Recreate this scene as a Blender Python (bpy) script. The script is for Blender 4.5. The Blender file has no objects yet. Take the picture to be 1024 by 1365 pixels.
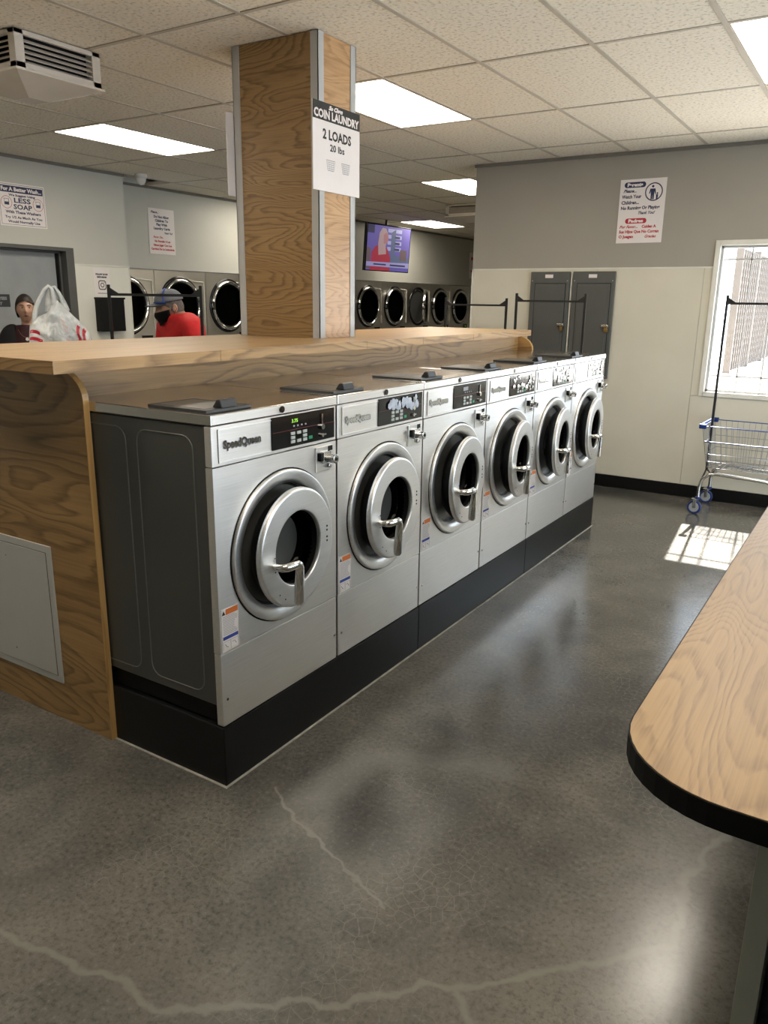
import bpy, bmesh, math, random
from math import pi, sin, cos, radians
from mathutils import Vector, Matrix, noise as mnoise

random.seed(7)
SC = bpy.context.scene
COL = SC.collection

# ------------------------------------------------------------------ camera
cam_d = bpy.data.cameras.new('camera')
cam = bpy.data.objects.new('camera', cam_d); COL.objects.link(cam)
_R = Vector((0.84446273, 0.53544729, 0.01337522))
_U = Vector((-0.15060826, 0.21341445, 0.96528308))
_F = Vector((-0.51400374, 0.81716, -0.26086334))
m = Matrix.Identity(4)
for i in range(3):
    m[i][0] = _R[i]; m[i][1] = _U[i]; m[i][2] = -_F[i]
m[0][3], m[1][3], m[2][3] = 1.7203, -1.7248, 1.6434
cam.matrix_world = m
cam_d.sensor_fit = 'HORIZONTAL'; cam_d.sensor_width = 36.0
cam_d.lens = 1039.16 / 1024 * 36.0
cam_d.clip_start = 0.02; cam_d.clip_end = 200
SC.camera = cam

# ------------------------------------------------------------------ world, sun, exposure
W = bpy.data.worlds.new('sky'); SC.world = W; W.use_nodes = True
bg = W.node_tree.nodes['Background']
bg.inputs['Color'].default_value = (0.76, 0.88, 1.0, 1)
bg.inputs['Strength'].default_value = 7.0
sun_d = bpy.data.lights.new('sun', 'SUN'); sun_d.energy = 62; sun_d.angle = radians(0.6)
sun_d.color = (1.0, 0.96, 0.9)
sun = bpy.data.objects.new('sun', sun_d); COL.objects.link(sun)
sun.rotation_euler = Vector((0.10, -0.977, -1.0)).to_track_quat('-Z', 'Y').to_euler()
PANEL_STRENGTH = 17.0
vs = SC.view_settings
vs.view_transform = 'Standard'; vs.look = 'None'; vs.exposure = -0.12; vs.gamma = 1.0
vs.use_curve_mapping = False
SC.cycles.max_bounces = 10; SC.cycles.diffuse_bounces = 5; SC.cycles.glossy_bounces = 5
SC.cycles.transmission_bounces = 6; SC.cycles.transparent_max_bounces = 12
SC.cycles.caustics_reflective = True; SC.cycles.caustics_refractive = False
SC.cycles.sample_clamp_indirect = 8.0
SC.cycles.blur_glossy = 0.3

# ------------------------------------------------------------------ materials
def new_mat(name):
    mt = bpy.data.materials.new(name); mt.use_nodes = True
    nt = mt.node_tree
    return mt, nt, nt.nodes['Principled BSDF']
def N(nt, t, **kw):
    n = nt.nodes.new(t)
    for k, v in kw.items():
        if k == 'inp':
            for kk, vv in v.items(): n.inputs[kk].default_value = vv
        else: setattr(n, k, v)
    return n
def L(nt, a, b): nt.links.new(a, b)
def ramp(nt, fac, stops):
    r = N(nt, 'ShaderNodeValToRGB'); L(nt, fac, r.inputs[0])
    e = r.color_ramp.elements
    e.remove(e[1]); e[0].position = stops[0][0]
    for p, c in stops[1:]: e.new(p)
    for k, (p, c) in enumerate(stops): e[k].color = tuple(c) + (1,) if len(c) == 3 else c
    return r
def math_n(nt, op, a, b=None, c=None, clamp=False):
    n = N(nt, 'ShaderNodeMath', operation=op); n.use_clamp = clamp
    for i, v in enumerate((a, b, c)):
        if v is None: continue
        if isinstance(v, (int, float)): n.inputs[i].default_value = v
        else: L(nt, v, n.inputs[i])
    return n.outputs[0]
def mixc(nt, fac, a, b, mode='MIX'):
    n = N(nt, 'ShaderNodeMix', data_type='RGBA', blend_type=mode)
    for i, v in ((0, fac), (6, a), (7, b)):
        if isinstance(v, (int, float)): n.inputs[i].default_value = v
        elif isinstance(v, tuple): n.inputs[i].default_value = tuple(v) + (1,) if len(v) == 3 else v
        else: L(nt, v, n.inputs[i])
    return n.outputs[2]
def objco(nt, scale=(1, 1, 1), loc=(0, 0, 0), geo=False):
    if geo: src = N(nt, 'ShaderNodeNewGeometry').outputs['Position']
    else: src = N(nt, 'ShaderNodeTexCoord').outputs['Object']
    mp = N(nt, 'ShaderNodeMapping'); mp.inputs['Scale'].default_value = scale; mp.inputs['Location'].default_value = loc
    L(nt, src, mp.inputs[0]); return mp.outputs[0]
def bump(nt, p, h, strength=0.2, dist=0.01):
    b = N(nt, 'ShaderNodeBump'); b.inputs['Strength'].default_value = strength; b.inputs['Distance'].default_value = dist
    L(nt, h, b.inputs['Height']); L(nt, b.outputs[0], p.inputs['Normal']); return b

def paint(name, col, rough=0.5, metal=0.0, var=0.06, scale=8, bmp=0.0, spec=0.5):
    mt, nt, p = new_mat(name)
    co = objco(nt, geo=True)
    no = N(nt, 'ShaderNodeTexNoise'); no.inputs['Scale'].default_value = scale; no.inputs['Detail'].default_value = 4
    L(nt, co, no.inputs['Vector'])
    lo = tuple(c * (1 - var) for c in col); hi = tuple(min(1, c * (1 + var)) for c in col)
    r = ramp(nt, no.outputs[0], [(0.3, lo), (0.7, hi)])
    L(nt, r.outputs[0], p.inputs['Base Color'])
    p.inputs['Roughness'].default_value = rough; p.inputs['Metallic'].default_value = metal
    p.inputs['Specular IOR Level'].default_value = spec
    if bmp:
        n2 = N(nt, 'ShaderNodeTexNoise'); n2.inputs['Scale'].default_value = 180; L(nt, co, n2.inputs['Vector'])
        bump(nt, p, n2.outputs[0], bmp, 0.002)
    return mt

def emis(name, col, s):
    mt, nt, p = new_mat(name)
    p.inputs['Base Color'].default_value = tuple(c * .5 for c in col) + (1,)
    p.inputs['Emission Color'].default_value = col + (1,); p.inputs['Emission Strength'].default_value = s
    return mt

def wood(name, axis, light, mid, dark, rough=0.35, scale=1.0, seed=0.0, coat=0.0, bands=16.0, contrast=1.0):
    """oak laminate: contour bands of a stretched noise give the cathedral figure; axis is the grain direction"""
    mt, nt, p = new_mat(name)
    st = [1.9 * scale] * 3; st[axis] = 0.36 * scale
    co = objco(nt, tuple(st), (seed, seed * 1.7, seed * .6), geo=True)
    n1 = N(nt, 'ShaderNodeTexNoise'); n1.inputs['Scale'].default_value = 1.5; n1.inputs['Detail'].default_value = 1.6
    n1.inputs['Distortion'].default_value = 0.35; L(nt, co, n1.inputs['Vector'])
    n1b = N(nt, 'ShaderNodeTexNoise'); n1b.inputs['Scale'].default_value = 14; n1b.inputs['Detail'].default_value = 2; L(nt, co, n1b.inputs['Vector'])
    v = math_n(nt, 'MULTIPLY_ADD', n1b.outputs[0], 0.028, n1.outputs[0])
    fr = math_n(nt, 'FRACT', math_n(nt, 'MULTIPLY', v, bands))
    edge = ramp(nt, fr, [(0.0, (0.05,) * 3), (0.5, (0.2,) * 3), (0.84, (1, 1, 1)), (1.0, (0.05,) * 3)])
    # fine pores
    st2 = [120 * scale] * 3; st2[axis] = 3.0
    co2 = objco(nt, tuple(st2), (seed, 0, 0), geo=True)
    n2 = N(nt, 'ShaderNodeTexNoise'); n2.inputs['Scale'].default_value = 1.0; n2.inputs['Detail'].default_value = 3; L(nt, co2, n2.inputs['Vector'])
    pores = ramp(nt, n2.outputs[0], [(0.38, (1, 1, 1)), (0.62, (0, 0, 0))])
    st3 = [3.0] * 3; st3[axis] = 0.5
    n3 = N(nt, 'ShaderNodeTexNoise'); n3.inputs['Scale'].default_value = 1.3; L(nt, objco(nt, tuple(st3), (seed + 3, 1, 2), geo=True), n3.inputs['Vector'])
    base = ramp(nt, n3.outputs[0], [(0.35, mid), (0.65, light)])
    e = math_n(nt, 'MULTIPLY', edge.outputs[0], 0.75 * contrast)
    c1 = mixc(nt, e, base.outputs[0], dark)
    pm = math_n(nt, 'MULTIPLY', pores.outputs[0], math_n(nt, 'MULTIPLY_ADD', edge.outputs[0], 0.45, 0.16))
    c2 = mixc(nt, pm, c1, tuple(c * .75 for c in dark))
    L(nt, c2, p.inputs['Base Color'])
    p.inputs['Roughness'].default_value = rough
    p.inputs['Coat Weight'].default_value = coat; p.inputs['Coat Roughness'].default_value = 0.2
    bump(nt, p, n2.outputs[0], 0.08, 0.002)
    return mt

def stainless(name, col=(0.74, 0.72, 0.69), rough=0.36, wavy=0.15, aniso=0.7, smudge=0.12):
    mt, nt, p = new_mat(name)
    p.inputs['Metallic'].default_value = 1.0
    co = objco(nt)
    br = N(nt, 'ShaderNodeTexNoise'); br.inputs['Scale'].default_value = 1; br.inputs['Detail'].default_value = 2
    L(nt, objco(nt, (60, 6, 420)), br.inputs['Vector'])
    sm = N(nt, 'ShaderNodeTexNoise'); sm.inputs['Scale'].default_value = 5; sm.inputs['Detail'].default_value = 4; L(nt, objco(nt, geo=True), sm.inputs['Vector'])
    f = math_n(nt, 'MULTIPLY_ADD', br.outputs[0], 0.10, rough - 0.05)
    f = math_n(nt, 'MULTIPLY_ADD', sm.outputs[0], smudge, f)
    L(nt, f, p.inputs['Roughness'])
    r = ramp(nt, br.outputs[0], [(0.3, tuple(c * .93 for c in col)), (0.7, tuple(min(1, c * 1.05) for c in col))])
    L(nt, r.outputs[0], p.inputs['Base Color'])
    if aniso:
        tg = N(nt, 'ShaderNodeTangent', direction_type='RADIAL', axis='Z'); L(nt, tg.outputs[0], p.inputs['Tangent'])
        p.inputs['Anisotropic'].default_value = aniso; p.inputs['Anisotropic Rotation'].default_value = 0.25
    wv = N(nt, 'ShaderNodeTexNoise'); wv.inputs['Scale'].default_value = 3.2; wv.inputs['Detail'].default_value = 1; L(nt, objco(nt, geo=True), wv.inputs['Vector'])
    bump(nt, p, wv.outputs[0], wavy, 0.03)
    return mt

def glassy(name, tint=(1, 1, 1), refl=1.0, alpha_dark=0.0):
    """thin pane: clear transparency plus Fresnel gloss"""
    mt = bpy.data.materials.new(name); mt.use_nodes = True; nt = mt.node_tree; nt.nodes.clear()
    out = N(nt, 'ShaderNodeOutputMaterial'); tr = N(nt, 'ShaderNodeBsdfTransparent'); gl = N(nt, 'ShaderNodeBsdfGlossy')
    tr.inputs[0].default_value = tuple(tint) + (1,); gl.inputs['Roughness'].default_value = 0.02
    lw_ = N(nt, 'ShaderNodeLayerWeight')
    fr = math_n(nt, 'MULTIPLY_ADD', math_n(nt, 'POWER', lw_.outputs['Facing'], 5.0), 0.90, 0.04)
    mx = N(nt, 'ShaderNodeMixShader'); L(nt, math_n(nt, 'MULTIPLY', fr, refl), mx.inputs[0])
    L(nt, tr.outputs[0], mx.inputs[1]); L(nt, gl.outputs[0], mx.inputs[2]); L(nt, mx.outputs[0], out.inputs[0])
    return mt

M = {}
OAK = ((0.42, 0.255, 0.10), (0.35, 0.205, 0.078), (0.17, 0.092, 0.032))
M['oak_x'] = wood('oak_grain_across', 0, *OAK, seed=2.3, bands=26)
M['oak_y'] = wood('oak_grain_along', 1, *OAK, seed=5.1, bands=24, rough=.5)
M['oak_table'] = None
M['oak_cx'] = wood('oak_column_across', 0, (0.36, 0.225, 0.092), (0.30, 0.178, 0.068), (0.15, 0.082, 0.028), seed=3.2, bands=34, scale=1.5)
M['oak_cy'] = wood('oak_column_lit_side', 1, (0.55, 0.34, 0.17), (0.49, 0.29, 0.14), (0.32, 0.17, 0.07), seed=8.2, bands=28, scale=1.5, contrast=.7)  # paler oak for the side faces, their stronger light put into the tone
M['oak_top'] = wood('oak_counter_top', 1, (0.56, 0.38, 0.20), (0.50, 0.33, 0.165), (0.38, 0.23, 0.105), seed=1.4, rough=0.28, bands=12, contrast=.6)
M['oak_edge'] = wood('oak_banding', 2, (0.55, 0.34, 0.13), (0.47, 0.28, 0.10), (0.30, 0.16, 0.05), seed=4, bands=8, contrast=.5)
M['oak_table'] = wood('oak_table_top', 1, (0.36, 0.225, 0.095), (0.33, 0.20, 0.082), (0.205, 0.112, 0.042), seed=12.7, rough=0.42, bands=34, contrast=.62, scale=1.5)
M['steel'] = stainless('brushed_stainless')
M['steel_top'] = stainless('stainless_top', (0.62, 0.60, 0.57), 0.16, 0.03, 0.0, smudge=.06)
M['steel_door'] = stainless('door_stainless', (0.80, 0.79, 0.77), 0.33, 0.03, 0.0)
M['steel_dryer'] = stainless('dryer_stainless', (0.68, 0.65, 0.59), 0.30, 0.12, .3)
M['chrome'] = paint('chrome', (0.8, 0.8, 0.8), 0.08, 1.0, 0.02)
M['chrome_dull'] = paint('satin_chrome', (0.62, 0.62, 0.61), 0.22, 1.0, 0.05)
M['chrome_bright'] = paint('polished_steel', (0.85, 0.84, 0.82), 0.28, 1.0, 0.04)
M['side_grey'] = paint('charcoal_enamel', (0.078, 0.078, 0.072), 0.33, 0.2, 0.05, 3)
M['side_line'] = paint('charcoal_enamel_lit_edge', (0.16, 0.16, 0.155), 0.3, 0.3)  # lighter copy of the enamel, light catching the ribs put into the colour
M['black'] = paint('black_rubber', (0.004, 0.004, 0.004), 0.45, spec=.2)
M['black_gloss'] = paint('black_gloss', (0.006, 0.006, 0.007), 0.12)
M['kick'] = paint('black_vinyl_base', (0.005, 0.0055, 0.006), 0.36, 0, 0.2, 5, spec=.30)
M['lid_grey'] = paint('dark_grey_plastic', (0.022, 0.023, 0.024), 0.42)
M['rail'] = paint('black_steel_tube', (0.012, 0.012, 0.012), 0.35)
M['drum'] = paint('dark_drum', (0.005, 0.005, 0.005), 0.3, 0.0, spec=.2)
M['wall_blue'] = paint('wall_paint_grey_blue', (0.46, 0.455, 0.405), 0.6, 0, 0.03, 2, 0.05)
M['wall_grey'] = paint('wall_paint_grey', (0.31, 0.285, 0.243), 0.6, 0, 0.03, 2, 0.05)
M['cream'] = paint('cream_wall_panel', (0.60, 0.565, 0.46), 0.32, 0, 0.03, 3, 0.15)
M['cream_l'] = paint('pale_cream_wall_panel', (0.66, 0.65, 0.58), 0.4, 0, 0.03, 3, 0.1)
M['trim_white'] = paint('white_trim', (0.66, 0.64, 0.57), 0.45)
M['trim_grey'] = paint('grey_aluminium_trim', (0.42, 0.42, 0.41), 0.45, 0.0)
M['door_frame'] = paint('grey_door_frame', (0.075, 0.075, 0.07), 0.5)
M['door_leaf'] = paint('grey_door_leaf', (0.26, 0.275, 0.28), 0.5)
M['base_black'] = paint('black_cove_base', (0.004, 0.004, 0.004), 0.45, spec=.25)
M['panel_grey'] = paint('electrical_panel_grey', (0.078, 0.08, 0.074), 0.42, 0, 0.04)
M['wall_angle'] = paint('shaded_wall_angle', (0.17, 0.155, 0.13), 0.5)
M['tbar'] = paint('ceiling_grid', (0.47, 0.42, 0.34), 0.5)
M['sign_white'] = paint('sign_board', (0.72, 0.67, 0.645), 0.35, 0, 0.02)
M['navy'] = paint('navy_ink', (0.012, 0.018, 0.07), 0.5)
M['red_ink'] = paint('red_ink', (0.42, 0.012, 0.03), 0.5)
M['black_ink'] = paint('black_ink', (0.008, 0.008, 0.008), 0.5)
M['orange_ink'] = paint('orange_ink', (0.62, 0.16, 0.03), 0.5)
M['blue_ink'] = paint('blue_ink', (0.02, 0.05, 0.28), 0.5)
M['grey_ink'] = paint('grey_ink', (0.25, 0.25, 0.27), 0.5)
M['white'] = paint('white_enamel', (0.62, 0.61, 0.57), 0.45, 0, 0.02)
M['access'] = paint('access_panel_white', (0.47, 0.47, 0.45), 0.4, 0, 0.02)
M['diffuser_box'] = paint('vent_enamel', (0.55, 0.50, 0.43), 0.35, 0, 0.03)
M['film'] = paint('peeling_film', (0.40, 0.44, 0.50), 0.25, 0, 0.2, 30)
M['btn'] = paint('pale_button', (0.35, 0.38, 0.35), 0.4)
M['btn_green'] = paint('green_button', (0.01, 0.22, 0.09), 0.4)
M['red_line'] = paint('dark_red_line', (0.20, 0.03, 0.02), 0.4)
M['led'] = emis('green_digits', (0.35, 0.8, 0.05), 0.9)
M['blue_plastic'] = paint('blue_plastic', (0.006, 0.028, 0.15), 0.35)
M['wheel_grey'] = paint('grey_wheel', (0.33, 0.34, 0.34), 0.4)
M['wire'] = paint('steel_wire', (0.30, 0.30, 0.30), 0.3, 0.9)
M['brass'] = paint('brass', (0.45, 0.30, 0.10), 0.3, 1.0)
M['table_leg'] = paint('grey_green_laminate', (0.33, 0.34, 0.29), 0.5)
M['table_edge'] = paint('black_edge_band', (0.003, 0.003, 0.003), 0.55, spec=.15)
M['glass'] = glassy('window_glass')
M['smoked'] = glassy('dark_door_glass', (0.10, 0.10, 0.10), 0.10)
M['caulk'] = paint('pale_caulk', (0.30, 0.285, 0.25), 0.6, 0, 0.3, 20)
M['light'] = None
M['outer_white'] = paint('sunlit_stucco', (0.75, 0.74, 0.71), 0.8)
M['outer_ground'] = paint('pale_concrete_yard', (0.62, 0.60, 0.57), 0.8)
M['lattice'] = paint('brown_lattice', (0.12, 0.105, 0.095), 0.8)
M['brick_white'] = paint('white_painted_brick', (0.62, 0.58, 0.54), 0.8)
M['iron'] = paint('grille_iron', (0.25, 0.24, 0.23), 0.5)
M['skin_m'] = paint('skin', (0.46, 0.25, 0.165), 0.5, 0, 0.08, 20)
M['skin_w'] = paint('skin_light', (0.50, 0.29, 0.20), 0.5, 0, 0.08, 20)
M['red_shirt'] = paint('red_cotton', (0.55, 0.012, 0.015), 0.8, 0, 0.1, 30)
M['maroon'] = paint('maroon_knit', (0.035, 0.006, 0.010), 0.8, 0, 0.15, 30)
M['dark_cloth'] = paint('black_cardigan', (0.008, 0.007, 0.009), 0.85)
M['jeans'] = paint('dark_denim', (0.02, 0.03, 0.06), 0.85)
M['hair'] = paint('dark_brown_hair', (0.018, 0.011, 0.008), 0.6, 0, 0.3, 60)
M['hair_grey'] = paint('short_grey_hair', (0.09, 0.075, 0.065), 0.7, 0, 0.3, 60)
M['cap_grey'] = paint('grey_cap_cloth', (0.14, 0.15, 0.17), 0.8)
M['cap_dark'] = paint('dark_cap_brim', (0.012, 0.014, 0.022), 0.7)
M['cap_blue'] = paint('blue_cap_trim', (0.015, 0.06, 0.36), 0.7)
M['eye_white'] = paint('eye_white', (0.5, 0.48, 0.45), 0.3)
M['lip'] = paint('lip', (0.22, 0.07, 0.06), 0.5)

def mat_light():
    mt, nt, p = new_mat('lit_diffuser')
    p.inputs['Base Color'].default_value = (0.8, 0.8, 0.78, 1)
    p.inputs['Emission Color'].default_value = (1.0, 0.91, 0.77, 1)
    p.inputs['Emission Strength'].default_value = PANEL_STRENGTH
    return mt
M['light'] = mat_light()

def mat_tile():
    mt, nt, p = new_mat('acoustic_tile')
    co = objco(nt, geo=True)
    n = N(nt, 'ShaderNodeTexNoise'); n.inputs['Scale'].default_value = 55; n.inputs['Detail'].default_value = 6; L(nt, co, n.inputs['Vector'])
    r = ramp(nt, n.outputs[0], [(0.34, (0.52, 0.47, 0.38)), (0.45, (0.76, 0.70, 0.585)), (0.7, (0.82, 0.765, 0.645))])
    L(nt, r.outputs[0], p.inputs['Base Color']); p.inputs['Roughness'].default_value = 0.85
    v = N(nt, 'ShaderNodeTexVoronoi'); v.inputs['Scale'].default_value = 90; L(nt, co, v.inputs['Vector'])
    bump(nt, p, n.outputs[0], 0.35, 0.004)
    return mt
M['tile'] = mat_tile()

def mat_floor():
    mt, nt, p = new_mat('polished_concrete')
    co = objco(nt, geo=True)
    def noi(s, d=5, dist=0, rough=.55, src=co):
        n = N(nt, 'ShaderNodeTexNoise'); n.inputs['Scale'].default_value = s; n.inputs['Detail'].default_value = d
        n.inputs['Distortion'].default_value = dist; n.inputs['Roughness'].default_value = rough; L(nt, src, n.inputs['Vector']); return n.outputs[0]
    big = noi(1.1, 4, 0.4); mid = noi(4.5, 6, 0.6); fine = noi(60, 5, 0, .7)
    base = ramp(nt, big, [(0.34, (0.040, 0.040, 0.040)), (0.46, (0.082, 0.076, 0.066)), (0.56, (0.14, 0.126, 0.106)), (0.72, (0.20, 0.18, 0.15))])
    c = mixc(nt, 0.55, base.outputs[0], ramp(nt, mid, [(0.25, (0.052, 0.051, 0.048)), (0.5, (0.100, 0.096, 0.086)), (0.8, (0.17, 0.158, 0.135))]).outputs[0])
    c = mixc(nt, math_n(nt, 'MULTIPLY', ramp(nt, fine, [(0.35, (1, 1, 1)), (0.5, (0, 0, 0))]).outputs[0], 0.6), c, (0.035, 0.033, 0.03))
    c = mixc(nt, math_n(nt, 'MULTIPLY', ramp(nt, fine, [(0.56, (0, 0, 0)), (0.70, (1, 1, 1))]).outputs[0], 0.45), c, (0.22, 0.21, 0.19))
    # craze cracks
    wob = N(nt, 'ShaderNodeTexNoise'); wob.inputs['Scale'].default_value = 11; wob.inputs['Detail'].default_value = 7; L(nt, co, wob.inputs['Vector'])
    wv = N(nt, 'ShaderNodeVectorMath', operation='MULTIPLY_ADD'); L(nt, wob.outputs['Color'], wv.inputs[0]); wv.inputs[1].default_value = (0.035, 0.035, 0.0); L(nt, co, wv.inputs[2])
    vo = N(nt, 'ShaderNodeTexVoronoi', feature='DISTANCE_TO_EDGE', voronoi_dimensions='2D'); vo.inputs['Scale'].default_value = 27; L(nt, wv.outputs[0], vo.inputs['Vector'])
    craze = ramp(nt, vo.outputs['Distance'], [(0.0, (1, 1, 1)), (0.05, (0, 0, 0))])
    mask = ramp(nt, noi(1.9, 3, .3), [(0.46, (0, 0, 0)), (0.62, (1, 1, 1))])
    c = mixc(nt, math_n(nt, 'MULTIPLY', math_n(nt, 'MULTIPLY', craze.outputs[0], mask.outputs[0]), 0.42), c, (0.25, 0.235, 0.195))
    # filled long cracks
    w2 = N(nt, 'ShaderNodeVectorMath', operation='MULTIPLY_ADD'); L(nt, wob.outputs['Color'], w2.inputs[0]); w2.inputs[1].default_value = (0.09, 0.09, 0.0); L(nt, co, w2.inputs[2])
    sep = N(nt, 'ShaderNodeVectorMath', operation='ADD'); L(nt, w2.outputs[0], sep.inputs[0]); sep.inputs[1].default_value = (-0.045, -0.045, 0)
    P = sep.outputs[0]
    g = bpy.data.node_groups.new('segment_distance', 'ShaderNodeTree')
    for nm in ('P', 'A', 'B'): g.interface.new_socket(nm, in_out='INPUT', socket_type='NodeSocketVector')
    g.interface.new_socket('D', in_out='OUTPUT', socket_type='NodeSocketFloat')
    gi = g.nodes.new('NodeGroupInput'); go = g.nodes.new('NodeGroupOutput')
    def vm(op, a, b=None, s=None):
        n = g.nodes.new('ShaderNodeVectorMath'); n.operation = op
        g.links.new(a, n.inputs[0])
        if b is not None: g.links.new(b, n.inputs[1])
        if s is not None: g.links.new(s, n.inputs['Scale'])
        return n
    pa = vm('SUBTRACT', gi.outputs[0], gi.outputs[1]).outputs[0]; ba = vm('SUBTRACT', gi.outputs[2], gi.outputs[1]).outputs[0]
    d1 = vm('DOT_PRODUCT', pa, ba).outputs['Value']; d2 = vm('DOT_PRODUCT', ba, ba).outputs['Value']
    dv = g.nodes.new('ShaderNodeMath'); dv.operation = 'DIVIDE'; dv.use_clamp = True; g.links.new(d1, dv.inputs[0]); g.links.new(d2, dv.inputs[1])
    pr = vm('SCALE', ba, None, dv.outputs[0]).outputs[0]
    ds = vm('SUBTRACT', pa, pr).outputs[0]; g.links.new(vm('LENGTH', ds).outputs['Value'], go.inputs[0])
    def path(pts, cur=None, w=1.0):
        for a, b in zip(pts[:-1], pts[1:]):
            n = nt.nodes.new('ShaderNodeGroup'); n.node_tree = g; L(nt, P, n.inputs[0])
            n.inputs[1].default_value = (a[0], a[1], 0); n.inputs[2].default_value = (b[0], b[1], 0)
            o = math_n(nt, 'MULTIPLY', n.outputs[0], w)
            cur = o if cur is None else math_n(nt, 'MINIMUM', cur, o)
        return cur
    d = path([(-.35, -.75), (-.045, -.814), (.12, -.794), (.353, -.725), (.482, -.744), (.876, -.462), (.972, -.335), (1.061, -.303), (1.2, -.45)])
    d = path([(.142, .087), (.408, -.045), (.657, -.138), (.759, -.176)], d, 1.6)
    d = path([(1.56, .95), (1.519, .708), (1.452, .42), (1.482, .139), (1.06, -.30)], d, 0.8)
    cr = ramp(nt, math_n(nt, 'MULTIPLY_ADD', fine, 0.012, d), [(0.0, (1, 1, 1)), (0.012, (0.8,) * 3), (0.019, (0, 0, 0))])
    c = mixc(nt, math_n(nt, 'MULTIPLY', cr.outputs[0], 0.8), c, (0.20, 0.19, 0.165))
    halo = ramp(nt, d, [(0.0, (1, 1, 1)), (0.2, (0, 0, 0))])
    c = mixc(nt, math_n(nt, 'MULTIPLY', math_n(nt, 'MULTIPLY', halo.outputs[0], mid), 0.4), c, (0.18, 0.165, 0.135))
    # pale worn patch by the plinth corner
    dp = path([(.30, .12), (.34, .45), (.75, .62)])
    pt = ramp(nt, math_n(nt, 'MULTIPLY_ADD', mid, 0.2, dp), [(0.12, (1, 1, 1)), (0.20, (0, 0, 0))])
    c = mixc(nt, math_n(nt, 'MULTIPLY', pt.outputs[0], 0.4), c, (0.19, 0.185, 0.17))
    L(nt, c, p.inputs['Base Color'])
    r = math_n(nt, 'MULTIPLY_ADD', mid, 0.10, 0.12); r = math_n(nt, 'MULTIPLY_ADD', fine, 0.04, r)
    L(nt, r, p.inputs['Roughness']); p.inputs['Specular IOR Level'].default_value = 0.5
    bump(nt, p, math_n(nt, 'ADD', fine, math_n(nt, 'MULTIPLY', mid, 3)), 0.12, 0.002)
    return mt
M['floor'] = mat_floor()

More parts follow.
